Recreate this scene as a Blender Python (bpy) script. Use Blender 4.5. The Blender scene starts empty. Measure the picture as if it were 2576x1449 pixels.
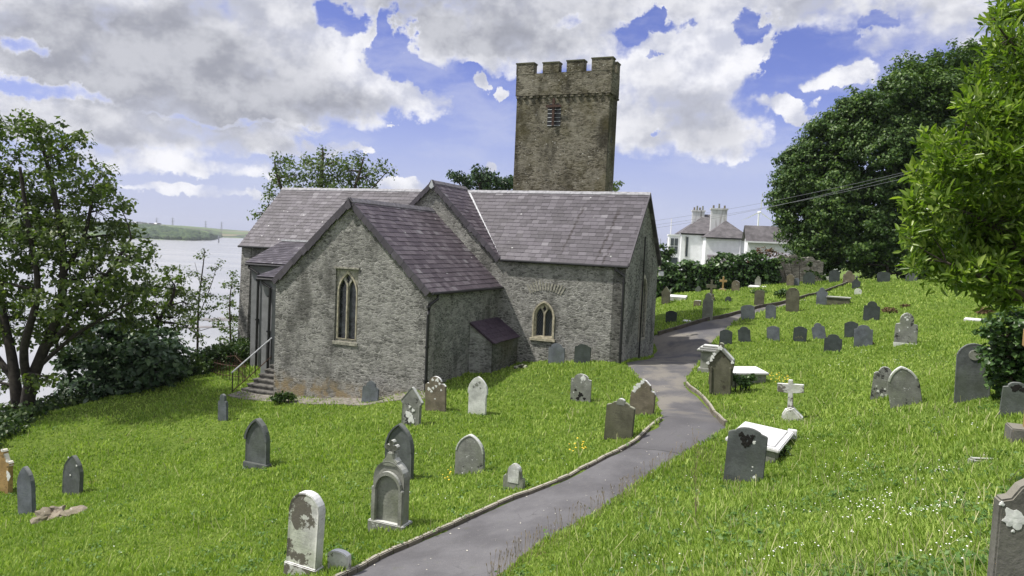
import bpy, bmesh, math, random
import numpy as np
from mathutils import Vector, Matrix
from mathutils.geometry import tessellate_polygon
random.seed(7); RNG = np.random.default_rng(11)
scn = bpy.context.scene
R = math.radians

# ------------------------------------------------------------------ camera, sky, sun, exposure
PITCH, ROLL, FPX = R(3.4625), R(2.4743), 1845.0       # focal length for a 2576 px wide picture
cam_d = bpy.data.cameras.new('camera'); cam = bpy.data.objects.new('camera', cam_d)
scn.collection.objects.link(cam); scn.camera = cam
cam_d.sensor_width = 36; cam_d.lens = FPX/2576*36; cam_d.clip_start = .1; cam_d.clip_end = 20000
_F = np.array([0, math.cos(PITCH), -math.sin(PITCH)]); _X = np.array([1, 0, 0.]); _U = np.cross(_X, _F)
_R = math.cos(ROLL)*_X+math.sin(ROLL)*_U; _U = np.cross(_R, _F)
cam.matrix_world = Matrix(((_R[0], _U[0], -_F[0], 0), (_R[1], _U[1], -_F[1], 0), (_R[2], _U[2], -_F[2], 0), (0, 0, 0, 1)))
scn.view_settings.view_transform = 'Standard'; scn.view_settings.look = 'None'
scn.view_settings.exposure = 0.55; scn.view_settings.gamma = 1
scn.render.engine = 'CYCLES'
scn.cycles.max_bounces = 6; scn.cycles.transparent_max_bounces = 8; scn.cycles.transmission_bounces = 3

SUN_AZ, SUN_EL = R(-98), R(58)                        # azimuth from +Y towards +X
sd = Vector((math.sin(SUN_AZ)*math.cos(SUN_EL), math.cos(SUN_AZ)*math.cos(SUN_EL), math.sin(SUN_EL)))
sun_l = bpy.data.lights.new('sun', 'SUN'); sun = bpy.data.objects.new('sun', sun_l); scn.collection.objects.link(sun)
sun_l.energy = 3.9; sun_l.angle = R(1.5); sun_l.color = (1, .95, .87)
sun.rotation_euler = sd.to_track_quat('Z', 'Y').to_euler()

def at(x, y, Y):
    """a point seen at (x, y) of a 2576 px wide picture, Y metres ahead"""
    d = _F+_R*(x-1288)/FPX+_U*(724.5-y)/FPX
    return np.array(d*(Y/d[1]))

class NT:
    def __init__(s, nt): s.nt = nt; nt.nodes.clear()
    def n(s, t, **k):
        o = s.nt.nodes.new(t)
        for a, v in k.items():
            if a.startswith('i_'):
                a = a[2:]; key = int(a) if a.isdigit() else a.replace('_', ' ')
                s.put(o.inputs[key], v)
            else: setattr(o, a, v)
        return o
    def put(s, sock, v):
        if isinstance(v, bpy.types.Node): v = v.outputs[0]
        if isinstance(v, bpy.types.NodeSocket): s.nt.links.new(v, sock)
        else:
            if sock.type == 'RGBA' and len(v) == 3: v = (*v, 1)
            sock.default_value = v
    def m(s, op, a, b=0., c=0., clamp=False):
        o = s.n('ShaderNodeMath', operation=op, use_clamp=clamp)
        s.put(o.inputs[0], a); s.put(o.inputs[1], b)
        if op in ('MULTIPLY_ADD',): s.put(o.inputs[2], c)
        return o.outputs[0]
    def vm(s, op, a, b=(0, 0, 0)):
        o = s.n('ShaderNodeVectorMath', operation=op); s.put(o.inputs[0], a); s.put(o.inputs[1], b)
        return o.outputs['Value'] if op in ('LENGTH', 'DOT_PRODUCT') else o.outputs[0]
    def mr(s, v, a, b, c=0., d=1., t='SMOOTHSTEP'):
        o = s.n('ShaderNodeMapRange', interpolation_type=t)
        for i, q in enumerate((v, a, b, c, d)): s.put(o.inputs[i], q)
        return o.outputs[0]
    def mix(s, f, a, b, t='MIX'):
        o = s.n('ShaderNodeMix', data_type='RGBA', blend_type=t)
        s.put(o.inputs[0], f); s.put(o.inputs[6], a); s.put(o.inputs[7], b); return o.outputs[2]
    def noise(s, vec, scale, detail=3, rough=.55, dist=0., col=False):
        o = s.n('ShaderNodeTexNoise'); s.put(o.inputs['Vector'], vec); s.put(o.inputs['Scale'], scale)
        o.inputs['Detail'].default_value = detail; o.inputs['Roughness'].default_value = rough; o.inputs['Distortion'].default_value = dist
        return o.outputs[1 if col else 0]
    def vor(s, vec, scale, feature='F1', out=0, rnd=1.):
        o = s.n('ShaderNodeTexVoronoi', feature=feature); s.put(o.inputs['Vector'], vec); s.put(o.inputs['Scale'], scale)
        s.put(o.inputs['Randomness'], rnd); return o.outputs[out]
    def ramp(s, f, stops):
        o = s.n('ShaderNodeValToRGB'); s.put(o.inputs[0], f); e = o.color_ramp.elements
        while len(e) < len(stops): e.new(.5)
        for q, (p, c) in zip(e, stops): q.position = p; q.color = (*c, 1)
        return o.outputs[0]

# ---- world: Nishita sky with cumulus clouds placed by direction
world = bpy.data.worlds.new('World'); scn.world = world; world.use_nodes = True
w = NT(world.node_tree)
sky = w.n('ShaderNodeTexSky', sky_type='NISHITA'); sky.sun_disc = False
sky.sun_elevation = SUN_EL; sky.sun_rotation = SUN_AZ; sky.air_density = 1.0; sky.dust_density = .6; sky.ozone_density = 2.2
tc = w.n('ShaderNodeTexCoord').outputs['Generated']
sep = w.n('ShaderNodeSeparateXYZ'); w.put(sep.inputs[0], tc)
az = w.m('ARCTAN2', sep.outputs[0], sep.outputs[1]); el = w.m('ARCSINE', sep.outputs[2])
cmb = w.n('ShaderNodeCombineXYZ'); w.put(cmb.inputs[0], az); w.put(cmb.inputs[1], el); P = cmb.outputs[0]
def azel(x, y):
    d = at(x, y, 1.); return math.atan2(d[0], d[1]), math.asin(d[2]/np.linalg.norm(d))
CLOUDS = [  # (x, y, rx, ry, density, greyness)
    (420, 170, 420, 150, 1.0, 1.), (640, 250, 330, 80, 1.0, .95), (120, 90, 260, 100, .8, .45), (130, 190, 200, 60, .8, .6), (800, 120, 200, 90, 1., .15), (900, 180, 130, 100, 1., .1), (1040, 255, 100, 42, .95, 0.), (450, 20, 420, 70, .8, .3), (720, 30, 180, 60, .8, .5),
    (90, 290, 260, 50, .9, .15), (380, 335, 330, 50, .95, .75), (600, 370, 200, 26, .7, .7), (440, 415, 250, 26, .75, .1), (330, 345, 44, 20, .5, 0.), (700, 340, 100, 14, .5, 0.),
    (1160, 50, 300, 110, 1., .9), (1380, 40, 260, 100, .9, .9), (1080, 120, 70, 60, .8, .35), (1250, 140, 140, 50, .6, .7),
    (1420, 130, 150, 50, .8, .1), (1730, 130, 150, 120, 1., .1), (1830, 130, 110, 110, .95, .2), (1700, 310, 210, 90, 1., .4), (1820, 350, 110, 60, .8, .1), (1620, 200, 120, 70, .8, .4), (1640, 10, 160, 40, .7, .2), (1790, 20, 90, 40, .7, .1),
    (2150, 0, 340, 70, .8, .5), (2370, 80, 240, 70, .65, .5), (2070, 50, 70, 40, .5, .3), (2115, 190, 80, 26, 1., .1), (1985, 258, 80, 26, 1., .1), (2035, 292, 44, 26, .85, .1),
    (1212, 208, 36, 18, .9, 0.), (1285, 230, 32, 15, .9, 0.), (1228, 415, 24, 12, .9, 0.), (820, 372, 60, 18, .8, 0.), (900, 380, 40, 12, .6, 0.), (1000, 470, 120, 16, .6, 0.), (520, 480, 200, 14, .5, 0.), (985, 305, 14, 4, .7, 0.),
    (900, -150, 2200, 150, .9, .6)]
HOLES = [(62, 114, 40, 20, .6), (850, 55, 80, 34, .85), (985, 115, 48, 78, .9), (1020, 190, 50, 30, .6), (1650, 60, 100, 28, .9), (1590, 90, 50, 20, .8), (1880, 50, 54, 34, .9), (1665, 138, 14, 6, .6), (1648, 322, 10, 12, .6), (90, 222, 150, 26, .62), (1950, 150, 46, 50, .8), (2060, 120, 70, 22, .7), (2190, 70, 50, 24, .6), (2070, 228, 60, 8, .5), (1420, 60, 60, 14, .4), (1180, 190, 30, 20, .5), (600, 310, 260, 6, .25)]
def n2d(vec, scale, detail=5, rough=.6, out=0):
    o = w.n('ShaderNodeTexNoise', noise_dimensions='2D'); w.put(o.inputs['Vector'], vec); o.inputs['Scale'].default_value = scale
    o.inputs['Detail'].default_value = detail; o.inputs['Roughness'].default_value = rough; return o.outputs[out]
cw_ = w.vm('SUBTRACT', n2d(P, 13, 6, .62, 1), (.5, .5, .5))
wp = w.vm('ADD', P, w.vm('MULTIPLY', cw_, (.085, .055, 0))); wh = w.vm('ADD', P, w.vm('MULTIPLY', cw_, (.13, .09, 0)))
around = w.m('MULTIPLY', w.m('MAXIMUM', w.mr(w.m('ABSOLUTE', az), .75, 1.2), w.mr(el, .5, .8)), .75)      # unseen bright cloud added behind and overhead for ambient fill
def blob(p, bx, by, rx, ry, wt):
    a0, e0 = azel(bx, by); q = w.vm('MULTIPLY', w.vm('SUBTRACT', p, (a0, e0, 0)), (FPX/rx*1.12, FPX/ry*1.12, 0)); return w.mr(w.vm('DOT_PRODUCT', q, q), .0, 1.9, wt, 0., 'SMOOTHERSTEP')
def billow(p):
    q = w.vm('MULTIPLY', p, (1, 1.25, 1)); t_ = None
    for sc_, am in ((11, .5), (25, .3), (58, .2)):
        v = w.n('ShaderNodeTexVoronoi', feature='F1', voronoi_dimensions='2D'); w.put(v.inputs['Vector'], q); v.inputs['Scale'].default_value = sc_
        x = w.m('MULTIPLY', w.m('SUBTRACT', .5, v.outputs[0]), am); t_ = x if t_ is None else w.m('ADD', t_, x)
    return t_
tot = None; grey = None
for (bx, by, rx, ry, wt, gr) in CLOUDS:
    x = blob(wp, bx, by, rx, ry, wt); tot = x if tot is None else w.m('MAXIMUM', tot, x) if wt < .75 else w.m('SUBTRACT', w.m('ADD', tot, x), w.m('MULTIPLY', tot, x))
    if gr > .25: y = w.m('MULTIPLY', x, gr); grey = y if grey is None else w.m('MAXIMUM', grey, y)
hl = None
for h in HOLES: x = blob(wh if h[3] > 20 else wp, *h); hl = x if hl is None else w.m('MAXIMUM', hl, x)
tot = w.m('SUBTRACT', w.m('ADD', tot, around), hl)
wq = w.vm('ADD', P, w.vm('MULTIPLY', cw_, (.03, .022, 0)))
b0 = billow(wq); fa = n2d(w.vm('MULTIPLY', P, (1, 1.3, 1)), 11, 8, .6); fb = n2d(w.vm('MULTIPLY', w.vm('ADD', P, (-.008, .022, 0)), (1, 1.3, 1)), 11, 8, .6)
d0 = w.m('ADD', tot, w.m('MULTIPLY', w.m('ADD', w.m('MULTIPLY', b0, .9), w.m('MULTIPLY', w.m('SUBTRACT', fa, .5), 1.5)), w.mr(tot, .04, .4)))
mask = w.mr(d0, .20, .86)
lit = w.mr(w.m('ADD', w.m('SUBTRACT', fa, fb), w.m('MULTIPLY', b0, .25)), -.16, .22)
n3 = n2d(w.vm('MULTIPLY', P, (1, 1.9, 1)), 6, 4, .5)
thick = w.m('MULTIPLY', w.mr(d0, .45, 1.15), w.m('ADD', w.m('MULTIPLY', grey, 1.1), w.mr(n3, .3, .7, -.2, .3)), clamp=True)
c_hi = w.mix(lit, (5.6, 5.8, 6.8), (9.0, 9.0, 9.4))
c_cl = w.mix(thick, c_hi, w.mix(lit, (3.3, 3.42, 3.95), (5.4, 5.5, 6.0)))
behind = w.m('MAXIMUM', w.mr(w.m('ABSOLUTE', az), .75, 1.2), w.mr(el, .5, .8)); c_cl = w.mix(behind, c_cl, w.mix(.5, c_cl, (8.6, 8.6, 9.0)))  # the unseen cloud is whitened to add neutral fill light
skyc = w.mix(1., sky.outputs[0], (.88, .77, 1.26), 'MULTIPLY')
skyc = w.mix(w.mr(n2d(w.vm('MULTIPLY', wq, (1, 3, 1)), 5, 6, .62), .42, .72, 0., .38), skyc, (6.4, 6.6, 7.8))      # thin veil
hz = w.mr(el, .0, .24, .8, 0.)
skyc = w.mix(hz, skyc, (5.2, 5.8, 7.7))
final = w.mix(mask, skyc, c_cl)
bg = w.n('ShaderNodeBackground'); w.put(bg.inputs[0], final); bg.inputs[1].default_value = .075
wo = w.n('ShaderNodeOutputWorld'); w.put(wo.inputs[0], bg.outputs[0])

# ------------------------------------------------------------------ helpers
def link(o, parent=None):
    scn.collection.objects.link(o)
    if parent: o.parent = parent
    return o
def tag(o, label=None, cat=None, group=None, kind=None):
    if label: o['label'] = label
    if cat: o['category'] = cat
    if group: o['group'] = group
    if kind: o['kind'] = kind
    return o
def empty(name, loc, rz=0, label=None, cat=None, group=None):
    o = bpy.data.objects.new(name, None); o.empty_display_size = .3
    o.location = loc; o.rotation_euler = (0, 0, rz); link(o); return tag(o, label, cat, group)
class MB:
    def __init__(s): s.v = []; s.f = []
    def add(s, v, f):
        b = len(s.v); s.v += [tuple(q) for q in v]; s.f += [tuple(i+b for i in q) for q in f]; return s
    def box(s, a, b, M=None):
        (x0, y0, z0), (x1, y1, z1) = a, b
        v = [(x0, y0, z0), (x1, y0, z0), (x1, y1, z0), (x0, y1, z0), (x0, y0, z1), (x1, y0, z1), (x1, y1, z1), (x0, y1, z1)]
        if M is not None: v = [M @ Vector(q) for q in v]
        return s.add(v, [(0, 3, 2, 1), (4, 5, 6, 7), (0, 1, 5, 4), (1, 2, 6, 5), (2, 3, 7, 6), (3, 0, 4, 7)])
    def prism(s, loops, O, A, B, depth):
        """loops[0] outer outline, the rest holes, in the plane (O, A, B); solid runs `depth` along -(A x B)"""
        O, A, B = Vector(O), Vector(A), Vector(B); Nn = A.cross(B).normalized()
        pts = [p for l in loops for p in l]
        F = [O+A*p[0]+B*p[1] for p in pts]; n = len(F); Bk = [p-Nn*depth for p in F]
        tris = tessellate_polygon([[Vector((p[0], p[1], 0)) for p in l] for l in loops]) if (len(loops) > 1 or len(pts) > 4) else [(0, 1, 2), (0, 2, 3)][:len(pts)-2]
        f = []
        for t in tris:
            a, b, c = [pts[i] for i in t]
            if (b[0]-a[0])*(c[1]-a[1])-(b[1]-a[1])*(c[0]-a[0]) < 0: t = (t[0], t[2], t[1])
            f += [tuple(t), (t[0]+n, t[2]+n, t[1]+n)]
        k = 0
        for li, l in enumerate(loops):
            ar = sum(l[i-1][0]*l[i][1]-l[i][0]*l[i-1][1] for i in range(len(l)))
            for i in range(len(l)):
                a, b = k+i, k+(i+1) % len(l)
                if (ar > 0) == (li == 0): f.append((a, a+n, b+n, b))
                else: f.append((b, b+n, a+n, a))
            k += len(l)
        return s.add(F+Bk, f)
    def tube(s, pts, rad, k=6):
        pts = [Vector(p) for p in pts]; n = len(pts); rad = rad if hasattr(rad, '__len__') else [rad]*n
        ref = Vector((.3, .5, .8)).normalized(); v = []
        for i, p in enumerate(pts):
            t = (pts[min(i+1, n-1)]-pts[max(i-1, 0)]).normalized()
            a = t.cross(ref)
            if a.length < .05: a = t.cross(Vector((1, 0, 0)))
            a.normalize(); b = t.cross(a)
            for j in range(k): an = 2*math.pi*j/k; v.append(p+(a*math.cos(an)+b*math.sin(an))*rad[i])
        f = [(i*k+j, i*k+(j+1) % k, (i+1)*k+(j+1) % k, (i+1)*k+j) for i in range(n-1) for j in range(k)]
        f += [tuple(range(k-1, -1, -1)), tuple((n-1)*k+j for j in range(k))]
        return s.add(v, f)
    def build(s, name, mat, parent=None, smooth=False, off=None, bevel=0):
        me = bpy.data.meshes.new(name)
        v = s.v if off is None else [(a-off[0], b-off[1], c-off[2]) for a, b, c in s.v]
        me.from_pydata(v, [], s.f)
        if bevel:
            bm = bmesh.new(); bm.from_mesh(me); bmesh.ops.remove_doubles(bm, verts=bm.verts, dist=1e-5)
            es = [e for e in bm.edges if len(e.link_faces) == 2 and e.calc_face_angle(0) > .6]
            bmesh.ops.bevel(bm, geom=es, offset=bevel, segments=2, affect='EDGES', clamp_overlap=True); bm.to_mesh(me); bm.free()
        me.materials.append(mat)
        if smooth: me.polygons.foreach_set('use_smooth', [True]*len(me.polygons))
        me.update(); return link(bpy.data.objects.new(name, me), parent)
def np_mesh(name, V, loops, sizes, mat, parent=None, smooth=False):
    me = bpy.data.meshes.new(name); V = np.asarray(V, np.float32)
    me.vertices.add(len(V)); me.vertices.foreach_set('co', V.ravel())
    loops = np.asarray(loops, np.int32).ravel(); sizes = np.asarray(sizes, np.int32)
    me.loops.add(len(loops)); me.loops.foreach_set('vertex_index', loops)
    me.polygons.add(len(sizes)); st = np.concatenate(([0], np.cumsum(sizes)[:-1])).astype(np.int32)
    me.polygons.foreach_set('loop_start', st); me.polygons.foreach_set('loop_total', sizes)
    if smooth: me.polygons.foreach_set('use_smooth', np.ones(len(sizes), bool))
    me.materials.append(mat); me.update(calc_edges=True)
    return link(bpy.data.objects.new(name, me), parent)

# ------------------------------------------------------------------ materials
def mat(name, fn):
    m = bpy.data.materials.new(name); m.use_nodes = True; t = NT(m.node_tree)
    out = t.n('ShaderNodeOutputMaterial'); res = fn(t); t.put(out.inputs[0], res); return m
def pbsdf(t, col, rough=.8, bump=None, bstr=.5, bdist=.02, spec=.3, **k):
    p = t.n('ShaderNodeBsdfPrincipled'); t.put(p.inputs['Base Color'], col); t.put(p.inputs['Roughness'], rough)
    p.inputs['Specular IOR Level'].default_value = spec
    for a, v in k.items(): t.put(p.inputs[a.replace('_', ' ')], v)
    if bump is not None:
        b = t.n('ShaderNodeBump'); b.inputs['Strength'].default_value = bstr; b.inputs['Distance'].default_value = bdist
        t.put(b.inputs['Height'], bump); t.put(p.inputs['Normal'], b.outputs[0])
    return p.outputs[0]
def flat(name, col, rough=.7, nz=.15, scale=12, **k):
    def fn(t):
        P = t.n('ShaderNodeTexCoord').outputs['Object']
        n = t.noise(P, scale, 4); c = t.mix(t.mr(n, .3, .7, 0., 1.), tuple(q*(1-nz) for q in col), tuple(min(1, q*(1+nz)) for q in col))
        return pbsdf(t, c, rough, n, .2, .01, **k)
    return mat(name, fn)
def rubble(name, dark, mid, light, mort, sc=4.2, ochre=None, lich=.5, mstr=.75, moss=0., wthr=.62):
    def fn(t):
        P = t.n('ShaderNodeTexCoord').outputs['Object']
        wv = t.vm('MULTIPLY', t.vm('SUBTRACT', t.noise(P, 5, 3, col=True), (.5, .5, .5)), (.16, .16, .10))
        q = t.vm('MULTIPLY', t.vm('ADD', P, wv), (1, 1, 2.9))
        cell = t.vor(q, sc, 'F1', 1); edge = t.vor(q, sc, 'DISTANCE_TO_EDGE', 0)
        q2 = t.vm('MULTIPLY', t.vm('ADD', P, wv), (1, 1, 2.0)); cell2 = t.vor(q2, sc*2.1, 'F1', 1)
        bw = t.n('ShaderNodeSeparateColor'); t.put(bw.inputs[0], cell); bw2 = t.n('ShaderNodeSeparateColor'); t.put(bw2.inputs[0], cell2)
        v = t.m('ADD', t.m('MULTIPLY', bw.outputs[0], .65), t.m('MULTIPLY', bw2.outputs[1], .35))
        c = t.ramp(v, [(0.10, dark), (.30, tuple(a*.5+b*.5 for a, b in zip(dark, mid))), (.48, mid), (.70, tuple(a*.5+b*.5 for a, b in zip(light, mid))), (.9, light)])
        pit = t.mr(t.vor(t.vm('MULTIPLY', t.vm('ADD', P, wv), (1, 1, 1.8)), 5.5, 'F1', 0), .10, .20, 1., 0.); c = t.mix(t.m('MULTIPLY', pit, t.mr(t.noise(P, 1.9, 4), .46, .56, 0., .75)), c, tuple(x*.35 for x in dark))
        big = t.noise(P, .55, 5, .6); fine = t.noise(P, 22, 5, .65)
        mm = t.m('MULTIPLY', t.mr(edge, .02, .13, 1., 0.), t.mr(big, .35, .62, .45, 1.))
        c = t.mix(t.m('MULTIPLY', mm, mstr), c, mort)
        c = t.mix(t.mr(t.noise(P, 1.3, 6, .75), .47, .66, 0., .6), c, t.mix(.5, mort, light))       # lime wash left on the face
        c = t.mix(t.mr(t.noise(t.vm('MULTIPLY', P, (1, 1, .45)), .9, 5, .6), .50, .68, 0., wthr), c, tuple(x*.62 for x in dark))
        c = t.mix(1., c, t.mix(fine, (.6, .6, .6), (1.38, 1.38, 1.36)), 'MULTIPLY')
        l1 = t.m('MULTIPLY', t.mr(t.vor(t.vm('ADD', P, t.vm('MULTIPLY', wv, (.4, .4, .6))), 4.2, 'F1', 0), .08, .15, 1., 0.), t.mr(t.noise(P, .8, 3), .44, .56))
        c = t.mix(t.m('MULTIPLY', l1, lich), c, (.62, .62, .58))
        if ochre:
            sp = t.n('ShaderNodeSeparateXYZ'); t.put(sp.inputs[0], P)
            z = t.m('ADD', sp.outputs[2], t.m('MULTIPLY', t.noise(P, 1.3, 4), 1.2))
            c = t.mix(t.m('MULTIPLY', t.mr(z, ochre[0], ochre[0]+.6, 1., 0.), t.mr(t.noise(P, 3, 4), .4, .65, .1, .8)), c, ochre[1])
        if moss: c = t.mix(t.m('MULTIPLY', t.mr(t.noise(P, .5, 4, .65), .42, .66), moss), c, (.085, .075, .028))
        h = t.m('ADD', t.m('MULTIPLY', t.mr(edge, 0., .12), t.m('ADD', .5, t.m('MULTIPLY', v, .6))), t.m('MULTIPLY', fine, .35))
        return pbsdf(t, c, .92, h, .6, .04, .15)
    return mat(name, fn)
M = {}
M['wall'] = rubble('rubble_wall', (.075, .075, .07), (.17, .168, .16), (.31, .305, .29), (.40, .395, .38), 5.0, (-.65, (.26, .20, .11)))
M['wall_east'] = rubble('rubble_wall_shaded', (.045, .05, .046), (.12, .125, .118), (.26, .265, .25), (.34, .345, .33), 5.0, None, .3, moss=.15)  # darker copy for east walls: their shade put into the colour, plus moss
M['tower'] = rubble('tower_rubble', (.032, .029, .021), (.10, .09, .066), (.235, .22, .175), (.29, .275, .23), 5.2, None, .7, .55, moss=.45, wthr=.8)
M['limewash'] = rubble('limewashed_rubble', (.12, .12, .115), (.26, .26, .25), (.42, .42, .41), (.48, .48, .47), 5.0, None, .3)
M['wall_dark'] = rubble('shaded_rubble', (.03, .034, .03), (.075, .08, .07), (.16, .165, .15), (.2, .205, .19), 5.0, None, .2, moss=.4)  # buttress side: shade put into the colour, with some moss
M['render'] = flat('grey_render', (.20, .205, .215), .9, .12, 3)
M['yardwall'] = rubble('yard_wall_stone', (.06, .055, .045), (.14, .13, .11), (.28, .27, .24), (.17, .165, .15), 4.6, None, .4)
def slate_fn(c0, c1, c2, stain=0.):
    def fn(t):
        g = t.n('ShaderNodeNewGeometry').outputs['Random Per Island']; P = t.n('ShaderNodeTexCoord').outputs['Object']
        c = t.ramp(g, [(0., c0), (.35, tuple(a*.65+b*.35 for a, b in zip(c0, c1))), (.7, c1), (.95, tuple(a*.75+b*.25 for a, b in zip(c1, c2))), (1., c2)])
        n = t.noise(P, 9, 5, .65); c = t.mix(1., c, t.mix(n, (.6, .6, .62), (1.35, 1.33, 1.35)), 'MULTIPLY')
        c = t.mix(t.mr(t.noise(P, .7, 5, .6), .45, .75, 0., .3), c, tuple(x*.6 for x in c1))
        l = t.m('MULTIPLY', t.mr(t.vor(P, 2.1, 'F1', 0), .05, .1, 1., 0.), t.mr(t.noise(P, 1.1, 3), .5, .6))
        c = t.mix(t.m('MULTIPLY', l, .8), c, (.55, .56, .55))
        if stain:
            sp = t.n('ShaderNodeSeparateXYZ'); t.put(sp.inputs[0], P)
            for x0, z0, zh in ((-2.72, 3.8+1.55, 1.3), (-1.12, 3.8+1.35, 1.5), (-.9, 3.8+.4, .8)):
                xx = t.m('ADD', sp.outputs[0], t.m('MULTIPLY', t.m('SUBTRACT', t.noise(P, 4, 4), .5), .35))
                xx = t.m('SUBTRACT', xx, t.m('MULTIPLY', t.m('SUBTRACT', sp.outputs[2], z0), .12))
                a = t.mr(t.m('ABSOLUTE', t.m('SUBTRACT', xx, x0)), .02, .085, 1., 0.)
                b = t.mr(t.m('ABSOLUTE', t.m('SUBTRACT', sp.outputs[2], z0)), zh*.5, zh, 1., 0.)
                c = t.mix(t.m('MULTIPLY', t.m('MULTIPLY', a, b), t.mr(t.noise(P, 6, 3), .35, .55, .3, .95)), c, (.018, .012, .014))
        return pbsdf(t, c, t.mr(n, .3, .7, .45, .7), n, .35, .01, .4)
    return fn
M['slate'] = mat('roof_slate', slate_fn((.050, .045, .053), (.084, .076, .090), (.165, .158, .172), 1))
M['slate_dark'] = mat('roof_slate_purple', slate_fn((.06, .048, .058), (.105, .088, .10), (.20, .19, .20)))
M['slate_purple'] = mat('new_purple_slate', slate_fn((.045, .03, .048), (.06, .042, .062), (.08, .06, .08)))
M['ridge'] = flat('ridge_tile', (.27, .27, .29), .7, .25, 6)
M['ridge_dark'] = flat('ridge_tile_dark', (.13, .125, .14), .7, .25, 6)
M['verge'] = mat('verge_slate', slate_fn((.055, .05, .06), (.075, .068, .08), (.11, .10, .12)))
M['lead'] = flat('lead_flashing', (.46, .47, .49), .55, .2, 9)
M['iron'] = flat('black_iron', (.012, .012, .014), .45, .2, 8, spec=.5)
M['rust'] = flat('rusty_iron', (.06, .032, .02), .8, .4, 14)
M['stepstone'] = flat('worn_step_stone', (.12, .115, .105), .9, .45, 6)
M['galv'] = flat('galvanised_rail', (.42, .44, .46), .5, .15, 10)
M['dress'] = flat('dressed_stone', (.36, .33, .25), .85, .3, 9)
M['dress_grey'] = flat('dressed_grey_stone', (.27, .26, .22), .85, .35, 9)
M['louvre'] = flat('slate_louvre', (.34, .36, .37), .7, .2, 9)
M['wood'] = flat('old_oak', (.05, .026, .018), .7, .4, 15)
def glass_fn(t):
    P = t.n('ShaderNodeTexCoord').outputs['Object']; sp = t.n('ShaderNodeSeparateXYZ'); t.put(sp.inputs[0], P)
    s1 = t.m('ADD', t.m('MULTIPLY', sp.outputs[0], 11), t.m('MULTIPLY', sp.outputs[2], 7))
    s2 = t.m('SUBTRACT', t.m('MULTIPLY', sp.outputs[0], 11), t.m('MULTIPLY', sp.outputs[2], 7))
    a = t.mr(t.m('ABSOLUTE', t.m('SUBTRACT', t.m('FRACT', s1), .5)), .40, .47); b = t.mr(t.m('ABSOLUTE', t.m('SUBTRACT', t.m('FRACT', s2), .5)), .40, .47)
    l = t.m('MAXIMUM', a, b)
    return pbsdf(t, t.mix(l, (.012, .014, .022), (.10, .11, .12)), t.mr(l, 0, 1, .12, .6), t.m('ADD', l, t.noise(P, 9)), .35, .01, .6)
M['glass'] = mat('leaded_glass', glass_fn)
def glass2_fn(t):
    P = t.n('ShaderNodeTexCoord').outputs['Object']; n = t.noise(P, 3.2, 3)
    return pbsdf(t, t.mix(t.mr(n, .4, .65), (.014, .017, .02), (.06, .068, .08)), .25, n, .4, .03, .6)
M['glass_dim'] = mat('guarded_glass', glass2_fn)
M['pane'] = flat('window_glass', (.05, .06, .07), .1, .2, 3, spec=.6)
M['white'] = flat('white_render', (.74, .75, .78), .7, .06, 2)
M['chimney'] = mat('chimney_render', lambda t: pbsdf(t, t.mix(t.mr(t.noise(t.vm('MULTIPLY', t.n('ShaderNodeTexCoord').outputs['Object'], (1, 1, .12)), 3, 4), .45, .7), (.56, .57, .58), (.26, .25, .24)), .85))
M['houseslate'] = flat('far_slate', (.11, .103, .11), .8, .3, 1.6)
M['bark'] = flat('bark', (.055, .046, .034), .95, .4, 7)
M['bark_dark'] = flat('dark_bark', (.03, .026, .022), .95, .4, 7)
M['concrete'] = flat('old_concrete', (.19, .175, .155), .9, .3, 5)
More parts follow.
